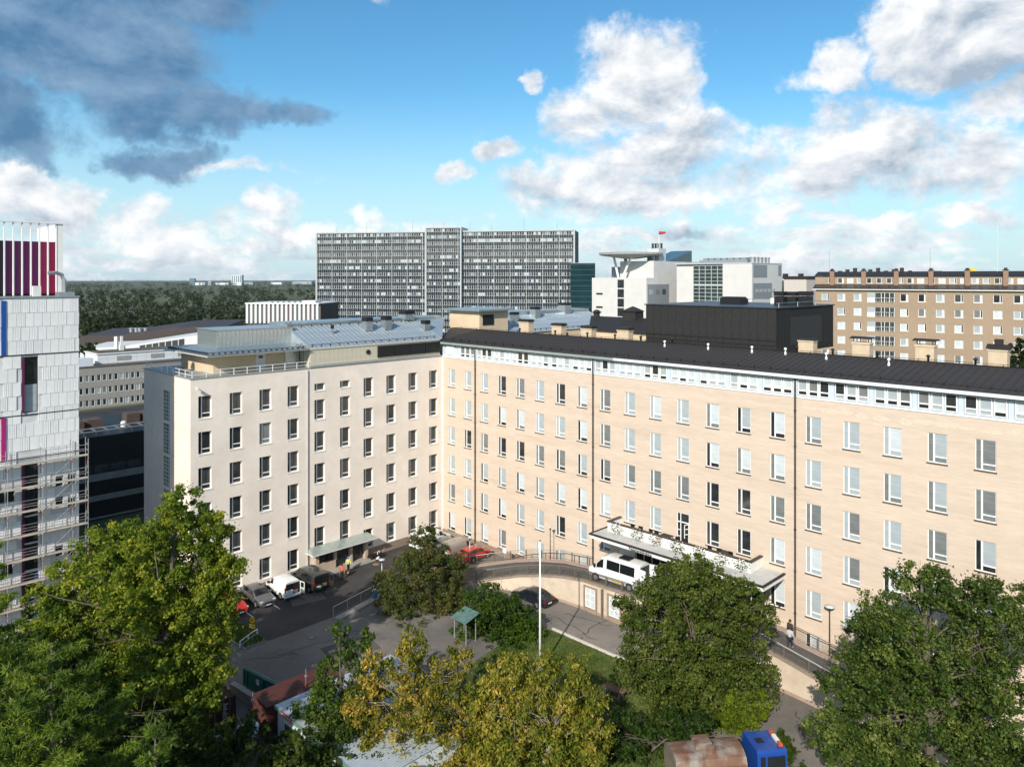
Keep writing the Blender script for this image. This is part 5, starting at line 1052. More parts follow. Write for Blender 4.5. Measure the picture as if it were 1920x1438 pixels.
# ---------------------------------------------------------------- woodland behind
rng = np.random.default_rng(77)
FCOL = [(.008,.017,.004),(.016,.028,.006),(.030,.043,.010),(.056,.064,.016)]
def wood_tree_mesh(seed):
    r = np.random.default_rng(seed); lob = [(0,0,8.5,3.6,3.6,4.2),(r.uniform(-2,2),r.uniform(-2,2),11,2.4,2.4,2.6),(r.uniform(-2.5,2.5),r.uniform(-2,2),6.5,2.6,2.6,2.4)]
    pts, rad = crown_points(lob, .26, r); return leaves_mesh('crown', pts, [x*2.0 for x in rad], 20, .42, leafmat('wood_leaf', FCOL, .25), r, .8)
wm = [wood_tree_mesh(s) for s in range(5)]; wt = MB().tube([(0,0,0),(.1,0,5),(0,.1,10)], [.3,.22,.08], 6).mesh('trunk', BARK)
wt0 = [(158+rng.uniform(0,425), rng.uniform(300,430)) for _ in range(46)]
for (px, Y) in wt0:
    if px < 330 and Y < 285: continue
    P = at_depth(px, HY, Y); P.z = -1; t = thing('wood_tree', 'broadleaf tree of the woodland edge beyond the dark brown hall', 'tree', P, rng.uniform(0,6.28), 'trees of the woodland edge'); s = rng.uniform(.75,1.15); t.scale = (s,s,s*rng.uniform(.9,1.15)); inst('trunk', wt, t); inst('crown', wm[int(rng.integers(5))], t)
# the wood beyond them: one mass
def wood_mass():
    P = []; Rr = []
    for Y0, Y1, n, k in ((400,700,900,6),(700,1300,1200,5),(1300,3200,1900,4),(3200,8000,1500,4)):
        for _ in range(n):
            Y = rng.uniform(Y0,Y1); X = rng.uniform(-.95,.95)*Y
            if -.05*Y > X > -.25*Y and Y < 470: continue
            if -.34*Y < X < .10*Y and Y < 445: continue
            h = rng.uniform(9,15)*(1+.10*math.sin(X*.01)); w = rng.uniform(3.2,5.5)*(1 if Y < 1300 else 1.8 if Y < 3200 else 5)
            for j in range(k): d = rng.normal(size=3); d /= np.linalg.norm(d); P.append((X+d[0]*w*.75, Y+d[1]*w*.75, h-3.6+d[2]*3.2)); Rr.append(w*.62)
    rg = np.random.default_rng(5); me = leaves_mesh('wood', P, Rr, 11, 1.0, leafmat('wood_leaf_far', FCOL, .2), rg, .8)
    return inst('wood', me)
tag(wood_mass(), 'dark green woodland stretching to the horizon', 'wood', kind='stuff')
# ---------------------------------------------------------------- vehicles
TYRE = M('tyre', (.018,.018,.018), .85, .1); RIM = M('rim', (.42,.43,.44), .35, .1, metal=.7); CARG = M('car_glass', (.010,.012,.014), .05, .2, spec=.7)
REDL = M('tail_lamp', (.30,.01,.01), .25, .1); CLRL = M('head_lamp', (.65,.66,.66), .15, .1, spec=.7); PLATE = M('number_plate', (.72,.72,.70), .5, .03)
def sec(st):
    x, zb, zs, zt, wb, wt = st; h = zt-zs
    half = [(0,zb),(wb*.86,zb),(wb*.985,zb+.14),(wb,(zb+zs)*.5+.06),(wb*.975,zs),(wt+(wb*.975-wt)*.10,zs+h*.86),(wt*.90,zs+h*.965),(wt*.55,zt),(0,zt+.012)]
    return [(x,-p[0],p[1]) for p in half]+[(x,p[0],p[1]) for p in half[-2:0:-1]]
class Vehicle:
    def __init__(s, name, label, cat, loc, rz, stations, paint, group=None):
        s.t = thing(name, label, cat, loc, rz, group); s.st = stations; S_ = [sec(a) for a in stations]; n = len(S_[0]); mb = MB()
        vs = [p for q in S_ for p in q]; fs = [(i*n+j, i*n+(j+1) % n, (i+1)*n+(j+1) % n, (i+1)*n+j) for i in range(len(S_)-1) for j in range(n)]
        fs += [tuple(range(n)), tuple(range((len(S_)-1)*n, len(S_)*n))[::-1]]; mb.add(vs, fs); me = mb.mesh('body', paint, True); s.body = inst('body', me, s.t)
        md = s.body.modifiers.new('bevel', 'BEVEL'); md.width = .03; md.segments = 2; md.limit_method = 'ANGLE'; md.angle_limit = R(35)
        s.paint = paint
    def at(s, x, v):                       # a point of the body surface: x along, v section index 0..16
        k = 0; st = s.st
        while k < len(st)-2 and x < st[k+1][0]: k += 1
        f = (st[k][0]-x)/max(1e-6, st[k][0]-st[k+1][0]); a, b = sec(st[k]), sec(st[k+1]); i = int(v) % 16; w = v-int(v); j = (i+1) % 16
        pa = Vector(a[i]).lerp(Vector(a[j]), w); pb = Vector(b[i]).lerp(Vector(b[j]), w); return pa.lerp(pb, f)
    def patch(s, name, x0, x1, v0, v1, mat, off=.012, n=5, parent=None):
        g = [[s.at(x0+(x1-x0)*i/n, v0+(v1-v0)*j/n) for j in range(n+1)] for i in range(n+1)]; mb = MB(); vs = []
        for i in range(n+1):
            for j in range(n+1):
                a = g[min(i+1,n)][j]-g[max(i-1,0)][j]; b = g[i][min(j+1,n)]-g[i][max(j-1,0)]; nn = a.cross(b); nn = nn.normalized() if nn.length > 1e-9 else Vector((0,0,1))
                if nn.dot(g[i][j]-Vector((g[i][j].x*.9,0,.7))) < 0: nn = -nn
                vs.append(g[i][j]+nn*off)
        mb.add(vs, [(i*(n+1)+j,(i+1)*(n+1)+j,(i+1)*(n+1)+j+1,i*(n+1)+j+1) for i in range(n) for j in range(n)]); return mb.build(name, mat, parent or s.t, True)
    def sides(s, x0, x1, mat=None, v0=4.12, v1=4.92, name='side_window'):
        for (a, b) in ((v0,v1),(16-v1,16-v0)): s.patch(name, x0, x1, a, b, mat or CARG)
    def screen(s, x0, x1, name): s.patch(name, x0, x1, 5.35, 10.65, CARG, n=8)
    def wheels(s, xs, r=.32, w=.20, half=None):
        half = half or max(a[4] for a in s.st)
        for x in xs:
            for sd in (-1, 1):
                MB().lathe([(r+.06,0),(r+.06,.02)], 18, (x,sd*(half-.012),r+.01) if sd > 0 else (x,sd*(half-.012)-.02,r+.01), axis='y').build('wheel_arch', BLACK, s.t)
                y0 = sd*(half-.16); w0, w1 = sorted((y0, y0+sd*(w)))
                o = MB().lathe([(r*.66,w0),(r*.96,w0),(r,w0+.03),(r,w1-.03),(r*.96,w1),(r*.66,w1)], 18, (x,0,r), axis='y').build('wheel', TYRE, s.t, True)
                q = MB(); yo = w1 if sd > 0 else w0; q.lathe([(r*.64,min(yo,yo-sd*.05)),(r*.64,max(yo+sd*.008,yo-sd*.05)),(r*.2,max(yo+sd*.02,yo-sd*.05))] if sd > 0 else [(r*.2,yo-.02),(r*.64,yo-.008),(r*.64,yo+.05)], 14, (x,0,r), axis='y'); q.build('rim', RIM, o)
    def part(s, name, mat, *b, parent=None): return MB().box(*b).build(name, mat, parent or s.t)
    def pair(s, name, mat, x0, x1, y0, y1, z0, z1):
        for sd in (-1,1): a, b = sorted((sd*y0, sd*y1)); MB().box(x0,x1,a,b,z0,z1).build(name, mat, s.t)
SEDAN = [(2.36,.34,.52,.57,.66,.5),(2.28,.24,.60,.65,.80,.64),(2.0,.2,.68,.74,.88,.74),(1.15,.2,.82,.92,.91,.77),(.35,.2,.92,1.37,.91,.66),(-.5,.2,.94,1.45,.91,.66),(-1.25,.2,.95,1.38,.90,.64),(-1.95,.22,.93,1.04,.89,.72),(-2.25,.28,.88,.97,.85,.70),(-2.36,.40,.66,.72,.76,.6)]
HATCH = [(2.05,.34,.52,.58,.66,.5),(1.95,.22,.64,.70,.82,.66),(1.0,.2,.84,.95,.87,.74),(.25,.2,.93,1.44,.88,.64),(-.8,.2,.96,1.50,.88,.64),(-1.6,.2,.98,1.42,.87,.62),(-1.95,.26,.95,1.08,.84,.68),(-2.05,.38,.7,.78,.78,.62)]
VANS = [(2.12,.34,.60,.68,.70,.55),(2.02,.22,.78,.88,.85,.72),(1.35,.2,.96,1.12,.90,.77),(.62,.2,1.02,1.78,.91,.74),(.05,.2,1.04,1.88,.92,.76),(-1.95,.22,1.04,1.86,.92,.76),(-2.12,.34,1.02,1.80,.90,.74)]
VANM = [(2.5,.36,.70,.80,.75,.6),(2.4,.24,.90,1.0,.92,.78),(1.65,.22,1.08,1.24,.97,.84),(.85,.22,1.12,1.86,.98,.80),(.2,.22,1.14,1.97,.98,.82),(-2.3,.24,1.14,1.94,.98,.82),(-2.5,.38,1.12,1.88,.96,.80)]
BUS = [(2.98,.40,.85,.95,.80,.65),(2.86,.28,1.02,1.14,.96,.82),(2.25,.26,1.20,1.40,1.0,.88),(1.42,.26,1.30,2.42,1.0,.84),(.85,.26,1.32,2.60,1.0,.86),(-2.75,.26,1.32,2.58,1.0,.86),(-2.98,.42,1.30,2.50,.98,.84)]
PAINTS = dict(white=M('paint_white', (.74,.75,.75), .25, .02, coat=.5), grey=M('paint_grey', (.13,.135,.14), .28, .04, metal=.4, coat=.6), black=M('paint_dark', (.040,.042,.040), .25, .06, metal=.3, coat=.6), red=M('paint_red', (.45,.018,.014), .25, .04, coat=.6), beige=M('paint_beige', (.34,.31,.27), .3, .04, metal=.35, coat=.5), navy=M('paint_navy', (.012,.018,.028), .22, .05, metal=.3, coat=.7))
def sedan(name, label, loc, rz, paint, stn=SEDAN, cat='car'):
    v = Vehicle(name, label, cat, loc, rz, stn, PAINTS[paint]); F_, B_ = stn[0][0], stn[-1][0]
    c = [a[0] for a in stn]; i = 3 if stn is SEDAN else 2
    v.screen(c[i]-.06, c[i+1]+.06, 'windscreen'); v.screen(c[i+3]-.06, c[i+4]+.08, 'rear_window'); v.sides(c[i+1]+.30, c[i+2]+.35 if stn is SEDAN else -.25); v.sides((c[i+2]+.28) if stn is SEDAN else -.33, c[i+3]-.12)
    v.wheels((F_-.93, B_+.95), .32)
    v.pair('headlight', CLRL, F_-.36, F_-.10, .50, .80, .58, .70); v.pair('tail_light', REDL, B_+.02, B_+.20, .50, .83, .70, .86); v.pair('mirror', v.paint, c[i]-.42, c[i]-.24, .90, 1.06, .92, 1.04)
    v.part('grille', BLACK, F_-.04,F_+.02,-.36,.36,.40,.56); v.part('number_plate', PLATE, F_+.02,F_+.035,-.25,.25,.30,.40); v.part('number_plate', PLATE, B_-.03,B_-.01,-.25,.25,.52,.63); v.part('front_bumper', RIM, F_-.08,F_+.015,-.62,.62,.24,.30); return v
def van(name, label, loc, rz, paint, stn=VANS, windows=False, rear_open=True):
    v = Vehicle(name, label, 'van', loc, rz, stn, PAINTS[paint]); c = [a[0] for a in stn]; F_, B_ = c[0], c[-1]; ht = stn[-1][3]; hw = stn[-1][4]
    v.screen(c[2]-.08, c[3]+.05, 'windscreen'); v.sides(c[2]-.30, c[3]-.25)
    v.wheels((F_-.9, B_+.85), .33); v.pair('headlight', CLRL, F_-.40, F_-.14, .52, .84, .66, .86); v.pair('mirror', BLACK, c[2]-.35, c[2]-.18, .93, 1.12, 1.05, 1.25)
    v.pair('tail_light', REDL, B_-.02, B_+.08, hw-.13, hw-.015, .85, 1.35); v.part('rear_bumper', v.paint if paint == 'white' else BLACK, B_-.09,B_+.02,-hw+.02,hw-.02,.34,.52)
    if rear_open:
        v.part('load_shade_sheet', BLACK, B_-.012,B_+.01,-hw+.14,hw-.14,.56,ht-.14)  # black sheet on the closed body stands in for shade inside
        d = v.part('rear_door', v.paint, B_-.05,B_-.014,.02,hw-.14,.56,1.06); v.part('door_window', CARG, B_-.05,B_-.014,.04,hw-.14,1.08,ht-.16, parent=d)
        v.part('number_plate', PLATE, B_-.065,B_-.052,.16,.60,.72,.83, parent=d)
        d = MB().box(-.70,0,-.02,.02,.55,ht-.12).build('open_rear_door', v.paint, v.t, loc=(B_-.02,-hw+.08,0), rz=R(8)); MB().box(-.6,-.12,.021,.03,1.1,ht-.2).build('door_window', CARG, d)
        v.part('cargo', M('cargo_brown', (.25,.14,.12), .8, .3, 6), B_-.016,B_-.013,-.55,-.05,.6,.95)
    else:
        v.part('rear_glass', CARG, B_-.03,B_-.004,-hw+.16,hw-.16,1.12,ht-.18); v.part('number_plate', PLATE, B_-.03,B_-.01,-.26,.26,.66,.77)
    return v
A_U, A_NU, A_NV = R(-45), R(135), R(45)
van('panel_van', 'white panel van parked nose to wall with its rear door open', UV(2.35,23.3,.006), A_NU, 'white')
v = van('panel_van', 'dark grey van with open tailgate beside the porch', UV(2.6,20.35,.006), A_NU, 'black', VANM)
v.sides(.55, -1.9); MB().box(-2.58,-2.5,.05,.35,.58,.75).build('green_bag', M('bag_green', (.05,.45,.05), .7, .1), v.t)
sedan('parked_car', 'grey saloon car facing out beside the white panel van', UV(2.2,25.95,.006), A_U, 'grey')
sedan('parked_car', 'red car half hidden by the maple tree leaves', UV(2.3,28.7,.006), A_U, 'red', HATCH)
van('panel_van', 'white van parked in the corner behind the olive tree', UV(2.2,3.6,.006), A_NV, 'white', VANM, rear_open=False)
sedan('parked_car', 'dark car between the white van and the beige van', UV(4.7,2.9,.006), A_NV, 'grey', HATCH)
van('panel_van', 'beige grey van parked next to the red hatchback', UV(6.95,3.1,.006), A_NV, 'beige', VANS, rear_open=False)
sedan('parked_car', 'bright red hatchback beside the ramp railing', UV(9.35,2.75,.006), A_NV, 'red', HATCH)
sedan('parked_car', 'dark navy saloon parked by the curved retaining wall', UV(22.0,6.45,.006), A_NU, 'navy')
v = Vehicle('minibus', 'white minibus with black windows on the ramp by the entrance', 'minibus', UV(29.8,2.55,2.98), R(137), BUS, PAINTS['white'])
v.screen(2.18,1.48,'windscreen'); v.sides(1.95,1.15); v.sides(.75,-.75); v.sides(-.80,-2.45); v.wheels((2.0,-1.9), .36); v.pair('headlight', CLRL, 2.6,2.88,.58,.92,.86,1.05); v.pair('mirror', BLACK, 2.0,2.15,1.02,1.22,1.35,1.65); v.pair('tail_light', REDL, -3.0,-2.9,.80,.95,1.0,1.5)
v.part('roof_hatch', BLACK, -1.5,-.35,-.45,.45,2.61,2.72); v.part('rear_bumper', WHITE, -3.08,-2.95,-.92,.92,.40,.58); v.part('load_shade_sheet', BLACK, -3.0,-2.975,-.78,.78,.66,2.36)  # the last black sheet paints the shade between the open rear doors
for sd in (-1,1): MB().box(-.78,0,-.02,.02,.62,2.38).build('open_rear_door', PAINTS['white'], v.t, loc=(-2.99,sd*.86,0), rz=R(-sd*12))
for sd in (-1,1): a, b = sorted((sd*1.004, sd*1.03)); MB().box(-1.25,.2,a,b,.44,.60).build('yellow_stripe', M('stripe_yellow', (.70,.48,.03), .5, .05), v.t)
# tank truck in the lower right
TKr = thing('tank_truck', 'rusty brown water tank truck with a bright blue cab', 'truck', at_depth(1322,HY,47.6).xy.to_3d(), R(7)); RUST = M('rusty_tank', (.20,.105,.065), .6, .25, 1.6, metal=.3, bump=.15, stain=((.30,.26,.22), .7, .48,.62)); CABB = M('cab_blue', (.010,.055,.26), .35, .10, coat=.3)
prof = [(-1.15,1.35),(-1.2,2.45),(-1.02,2.85),(-.6,3.08),(0,3.16),(.6,3.08),(1.02,2.85),(1.2,2.45),(1.15,1.35)]
tk = MB().extr(prof,-2.25,2.25).build('tank', RUST, TKr)
for x in (-2.28,2.20): MB().extr([(a*1.02,1.3+(z-1.35)*1.01+.03) for a,z in prof],x,x+.07).build('tank_band', M('tank_edge', (.30,.24,.19), .5, .2, metal=.5), tk)
MB().box(-.75,.25,-.35,.45,3.05,3.42).box(-.8,.3,-.42,.5,3.42,3.48).lathe([(.32,2.95),(.32,3.3),(.2,3.36)],12,(.15,-.5,0)).build('hatch', RUST, tk); MB().box(-1.7,-1.0,-.72,-.1,2.98,3.12).build('hatch_plate', RUST, tk); MB().box(1.05,1.75,-.55,.15,3.02,3.16).build('hatch_plate', RUST, tk)
lettering('VETTÄ', .62, BLACK, tk, (-.35,-1.215,1.72))
MB().box(-2.4,5.0,-.9,.9,.85,1.3).build('chassis', DARK, TKr)
cab = MB().extr([(-1.15,.95),(-1.2,1.9),(-1.1,3.0),(-1.0,3.12),(1.0,3.12),(1.1,3.0),(1.2,1.9),(1.15,.95)],2.95,4.9).build('cab', CABB, TKr)
MB().box(4.905,4.94,-1.0,1.0,1.95,2.85).build('windscreen', CARG, cab)
for sd in (-1,1):
    for (x0,x1) in ((3.15,3.45),(3.6,4.75)): a, b = sorted((sd*1.185,sd*1.22)); MB().box(x0,x1,a,b,1.95,2.80).build('side_window', CARG, cab)
MB().box(3.35,3.8,-.25,.2,3.122,3.16).build('roof_hatch', BLACK, cab)
MB().box(4.55,4.78,-.8,-.42,3.14,3.30).build('beacon', M('beacon_orange', (.50,.10,.01), .3, .1), cab); MB().box(4.55,4.78,-.41,.29,3.14,3.30).build('beacon_bar', M('beacon_white', (.75,.72,.62), .4, .05), cab); MB().box(4.55,4.78,.30,.68,3.14,3.30).build('beacon', _mats['beacon_orange'], cab)
lettering('194', .28, WHITE, cab, (3.55,-1.19,1.25))
for x in (-1.5,-.3,4.0):
    for sd in (-1,1): a, b = sorted((sd*.85,sd*1.15)); o = MB().lathe([(.3,a),(.5,a),(.52,a+.05),(.52,b-.05),(.5,b),(.3,b)],18,(x,0,.52),axis='y').build('wheel', TYRE, TKr, True); MB().lathe([(.3,min(a,b)+.02),(.3,max(a,b)-.02)],12,(x,0,.52),axis='y').build('rim', RIM, o)
GB = thing('green_barrier', 'light green tube barrier beside the blue truck cab', 'barrier', at_depth(1462,HY,47.0).xy.to_3d(), R(3)); GRN = M('tube_green', (.20,.50,.14), .5, .1)
MB().tube([(-1.0,0,1.55),(1.4,0,1.9)], .035).build('boom', GRN, GB); MB().tube([(-1.1,-.2,0),(-1.1,-.2,1.5),(-.7,-.2,1.5),(-.7,-.2,0)], .035).build('stand', GRN, GB); MB().tube([(-1.1,.2,0),(-1.1,.2,1.5),(-.7,.2,1.5),(-.7,.2,0)], .035).build('stand', GRN, GB)
# ---------------------------------------------------------------- building site corner: containers, cabin, skip, dish
def container(label, u0, u1, v0, v1, mat, doors=True, h=2.6):
    t = thing('shipping_container', label, 'container', UV(u0, v0), RZ); L_, W_ = u1-u0, v1-v0; fr = MB()
    for (x,y) in ((0,0),(L_-.12,0),(0,-W_),(L_-.12,-W_)): yy = y if y < 0 else -.12; fr.box(x,x+.12,yy,yy+.12,0,h)
    fr.box(0,L_,-.12,0,h-.12,h-.002).box(0,L_,-W_,-W_+.12,h-.12,h-.002).box(0,.12,-W_,0,0,.12).box(L_-.12,L_,-W_,0,h-.13,h-.003); fr.build('frame', mat, t)
    def corr(n, f): 
        mb = MB()
        for i in range(n): f(mb, i/n, (i+.5)/n, (i+1)/n)
        return mb
    corr(int(L_*3.2), lambda m,a,b,c: m.quad((L_*a,-.02,h-.02),(L_*b,-.02,h-.055),(L_*b,-W_+.02,h-.055),(L_*a,-W_+.02,h-.02)).quad((L_*b,-.02,h-.055),(L_*c,-.02,h-.02),(L_*c,-W_+.02,h-.02),(L_*b,-W_+.02,h-.055))).build('roof', mat, t)
    for y in (-.03,-W_+.03): corr(int(L_*3.2), lambda m,a,b,c: m.quad((L_*a,y,.1),(L_*b,y*.97-.01,.1),(L_*b,y*.97-.01,h-.1),(L_*a,y,h-.1)).quad((L_*b,y*.97-.01,.1),(L_*c,y,.1),(L_*c,y,h-.1),(L_*b,y*.97-.01,h-.1))).build('side_wall', mat, t)
    MB().box(.02,.06,-W_+.05,-.05,.05,h-.05).build('end_wall', mat, t)
    if doors:
        for k in range(2):
            y0 = -W_+.13+k*(W_-.26)/2; y1 = y0+(W_-.30)/2; d = MB().box(L_-.09,L_-.03,y0,y1,.13,h-.14).build('door', mat, t)
            for q in (.3,.7): MB().tube([(L_-.01,y0+(y1-y0)*q,.15),(L_-.01,y0+(y1-y0)*q,h-.15)], .022, 5).build('lock_rod', GALV, d)
            if k == 1:
                for j in range(7): w = (.5,.35,.42,.28,.45,.3,.4)[j]; MB().box(L_-.028,L_-.025,y0+.25,y0+.25+w*.8,h-.45-j*.17,h-.38-j*.17).build('stencil_line', OFFW, d)
    else: MB().box(L_-.06,L_-.02,-W_+.05,-.05,.05,h-.05).build('end_wall', mat, t)
    return t
container('dark maroon shipping container with white stencilled doors under the maple', 15.6, 21.8, 37.3, 39.74, M('container_maroon_shaded', (.050,.014,.012), .7, .2, 1.5))  # maroon darkened further, the maple's shade is put into the colour
container('brownish red shipping container behind the white cabin', 22.5, 24.9, 30.4, 36.5, M('container_brown', (.075,.022,.018), .7, .2, 1.5), False)
CBN = thing('site_cabin', 'white site cabin with ribbed pale metal roof under the yellow tree', 'cabin', UV(25.5,36.0), RZ)
MB().box(0,11.4,.0,9.4,0,2.75).build('wall', M('cabin_white', (.58,.60,.61), .6, .06), CBN)
q = MB()
for i in range(57): x = -.1+i*.204; q.quad((x,-.2,2.80),(x+.08,-.2,2.86),(x+.08,9.6,2.96),(x,9.6,2.90)); q.quad((x+.08,-.2,2.86),(x+.13,-.2,2.86),(x+.13,9.6,2.96),(x+.08,9.6,2.96)); q.quad((x+.13,-.2,2.86),(x+.204,-.2,2.80),(x+.204,9.6,2.90),(x+.13,9.6,2.96))
q.build('roof_sheet', M('roof_rib', (.56,.60,.63), .35, .1, 2, metal=.5), CBN); MB().box(-.12,11.55,-.22,-.12,2.62,2.84).build('fascia', M('fascia_teal', (.12,.22,.18), .5, .1), CBN); MB().box(-.12,-.0,-.11,9.6,2.62,2.84).build('fascia', STEELG, CBN)
for x in (1.0,4.6,8.2):
    o = MB().box(x,x+1.5,-.06,-.004,.85,2.15).build('window', FRAME, CBN); MB().box(x+.1,x+1.4,-.075,-.062,.95,2.05).build('pane', GL_DARK, o)
    for k in range(3): MB().box(x+.4+k*.3,x+.43+k*.3,-.10,-.078,.95,2.05).build('bar', STEELG, o)
o = MB().box(.9,2.3,-.26,-.225,2.60,2.88).build('sign_board', M('sign_red', (.42,.04,.05), .5, .1), CBN)
for j in range(5): MB().box(1.02+j*.25,1.16+j*.25,-.268,-.262,2.66+.02*(j % 2),2.82).build('sign_letter', OFFW, o)
TS = thing('teal_skip', 'teal steel skip with white stickers in front of the grey yard', 'skip', UV(16.4,34.1), R(-45)+R(9)); TEAL = M('teal_steel', (.012,.14,.125), .5, .15, 1.5)
MB().box(0,5.2,-.06,.22,.1,1.4).build('body', TEAL, TS)
MB().box(-.04,5.24,-.13,-.061,1.25,1.42).box(-.04,.12,-.13,-.061,.1,1.249).box(5.08,5.24,-.13,-.061,.1,1.249).build('frame', TEAL, TS); MB().box(-.04,5.24,.0,.06,1.401,1.44).build('rim_bar', TEAL, TS)
for x in (.5,2.6,4.7): MB().box(x,x+.07,-.12,-.062,.12,1.24).build('rib', DARK, TS)
for x in (1.6,3.5): MB().box(x,x+.42,-.07,-.061,.6,1.05).build('sticker', OFFW, TS)
for j, (du, dv) in enumerate(((0,0),(1.55,-.15),(3.1,-.3))):
    t = thing('concrete_barrier', ('left','middle','right')[j]+' of three grey layered concrete barrier blocks below the teal skip', 'barrier', UV(16.6+du,35.0+dv), RZ+R(8), 'barrier blocks')
    for k in range(4): MB().box(0,1.5,-.45,.0,k*.19+.0,k*.19+.17).build('block_layer', M('concrete_pale', (.36,.33,.30), .9, .12, 3), t)
SD = thing('satellite_dish', 'white round dish on a pole beside the cabin corner', 'dish', UV(25.2,37.6), 0)
MB().tube([(0,0,0),(0,0,1.9)], .05).build('pole', GALV, SD); o = MB().lathe([(.08,1.86),(.55,1.93),(.85,2.08),(.85,2.12),(.5,1.99),(.05,1.93)],24).build('dish', WHITE, SD, True); o.rotation_euler = (R(18),R(-8),0)
for (u,v,lb) in ((24.6,37.4,'galvanised prop pole with red collar left of the white cabin'),(24.4,33.2,'galvanised prop pole with red collar behind the brownish container')):
    t = thing('prop_pole', lb, 'pole', UV(u,v), 0); MB().tube([(0,0,0),(0,0,3.9)], .035).build('tube', GALV, t); MB().tube([(0,0,2.7),(0,0,2.9)], .06).build('collar', M('collar_red2', (.45,.03,.03), .5, .1), t); MB().tube([(0,0,3.35),(0,0,3.42)], .11).build('plate', GALV, t)
CH = thing('timber_trestle', 'orange timber trestle in the shadow under the maple', 'trestle', ground_at(405,1405), .4)
for x in (-.8,.8): MB().box(x-.06,x+.06,-.05,.05,0,1.2).build('post', M('timber_orange', (.45,.22,.06), .8, .15), CH)
MB().box(-1.0,1.0,-.04,.04,.85,.97).build('rail', OFFW, CH)
# ---------------------------------------------------------------- lamps, flagpole, signs
def lamp(label, base, head_z, r=.34, pole=GALV):
    t = thing('street_lamp', label, 'lamp', base, 0); h = head_z-base.z
    MB().tube([(0,0,0),(0,0,h-.35)], [.055,.04], 8).build('pole', pole, t, True); MB().lathe([(.05,h-.36),(.09,h-.30),(.09,h-.12),(.06,h-.10)], 10).build('neck', DARK, t); MB().lathe([(.1,h-.10),(r,h-.05),(r,h-.01),(.12,h+.06),(.02,h+.07)], 20).build('lamp_head', M('lamp_head', (.50,.52,.52), .4, .05), t, True)
lamp('short yard lamp with pale disc head left of the olive tree', ground_at(716,1100), 2.9, .32)
lamp('slim lamp with small box head beside the red hatchback', UV(10.9,5.0,.4), 3.4, .22)
lamp('dark post lamp with disc head close to the right wing wall by the walkers', UV(49.4,.55,0), 6.15, .40, DARK)
lamp('tall slim lamp on the ramp behind the flagpole top', UV(19.7,1.25,2.1), 5.75, .22, DARK)
FP = thing('flagpole', 'tall white flagpole standing on the lawn', 'flagpole', UV(31.8,15.9), 0); MB().tube([(0,0,0),(0,0,5),(0,0,10.8)], [.11,.085,.05], 10).build('pole', WHITE, FP, True); MB().lathe([(.02,10.78),(.09,10.85),(.09,10.92),(.02,10.99)], 10).build('finial', GALV, FP); MB().lathe([(.25,0),(.25,.25),(.13,.3)], 12).build('base', KERB, FP)
SG = thing('traffic_sign', 'yellow round no turning sign with plate on the grass island', 'sign', ground_at(473,1203,.12), R(-18)); YEL = M('sign_yellow', (.85,.52,.015), .45, .04); SRED = M('sign_ring', (.42,.035,.02), .45, .05)
MB().tube([(0,.03,0),(0,.03,2.25)], .03, 8).build('post', GALV, SG); MB().lathe([(.30,-.012),(.30,.012)], 28, (0,0,1.93), axis='y').build('disc', YEL, SG)
q = MB(); n = 28
for i in range(n):
    a, b = 2*math.pi*i/n, 2*math.pi*(i+1)/n; f = lambda r, t: (r*math.cos(t),-.016,1.93+r*math.sin(t)); q.quad(f(.255,a),f(.30,a),f(.30,b),f(.255,b))
q.build('red_ring', SRED, SG); q = MB(); 
def bar(mb, p, r_, w, y): d = Vector((r_[0]-p[0],0,r_[1]-p[1])).normalized(); nn = Vector((-d.z,0,d.x))*w; A_, B_ = Vector((p[0],y,1.93+p[1])), Vector((r_[0],y,1.93+r_[1])); mb.quad(A_-nn,B_-nn,B_+nn,A_+nn)
bar(q,(.06,-.14),(.06,.06),.022,-.017); bar(q,(.06,.06),(-.04,.10),.022,-.018); bar(q,(-.04,.10),(-.09,.02),.022,-.019); bar(q,(-.09,.03),(-.09,-.05),.02,-.020); bar(q,(-.13,-.02),(-.09,-.08),.018,-.021); bar(q,(-.05,-.02),(-.09,-.08),.018,-.022); q.build('turn_arrow', BLACK, SG)
q = MB(); bar(q,(-.16,.16),(.16,-.16),.02,-.024); q.build('red_slash', SRED, SG); MB().box(-.29,.29,-.012,.012,1.22,1.58).build('plate', YEL, SG); MB().box(-.06,.12,-.018,-.0125,1.38,1.46).box(-.06,-.01,-.018,-.0125,1.33,1.38).build('plate_symbol', BLACK, SG)
RS = thing('notice', 'small white notice on the railing by the red hatchback', 'sign', UV(14.2,2.75,1.9), RZ); MB().box(-.28,.28,-.03,-.01,0,.6).build('sheet', WHITE, RS); MB().box(-.04,.04,-.009,.012,-.6,.6).build('stake', STEELG, RS)
ST = thing('shelter', 'small green glass roofed shelter at the edge of the shrubs', 'shelter', ground_at(872,1200), RZ)
for (x,y) in ((-1,-.8),(1,-.8),(-1,.8),(1,.8)): MB().box(x-.04,x+.04,y-.04,y+.04,0,2.15 if y < 0 else 2.5).build('post', STEELG, ST)
MB().add([(-1.3,-1.2,2.1),(1.3,-1.2,2.1),(1.3,1.2,2.6),(-1.3,1.2,2.6),(-1.3,-1.2,2.16),(1.3,-1.2,2.16),(1.3,1.2,2.66),(-1.3,1.2,2.66)], [(3,2,1,0),(4,5,6,7),(0,1,5,4),(1,2,6,5),(2,3,7,6),(3,0,4,7)]).build('roof', M('shelter_glass', (.10,.17,.15), .15, .3), ST); ST.scale = (.78,.72,.95)
PT = thing('picnic_table', 'brown plank picnic table at the lawn edge under the linden', 'table', ground_at(1152,1308), RZ+R(5)); WOOD = M('wood_brown', (.17,.095,.06), .75, .2, 3, stretch=(.2,1,1))
for j in range(5): MB().box(-.9,.9,-.38+j*.155,-.24+j*.155,.72,.76).build('table_plank', WOOD, PT)
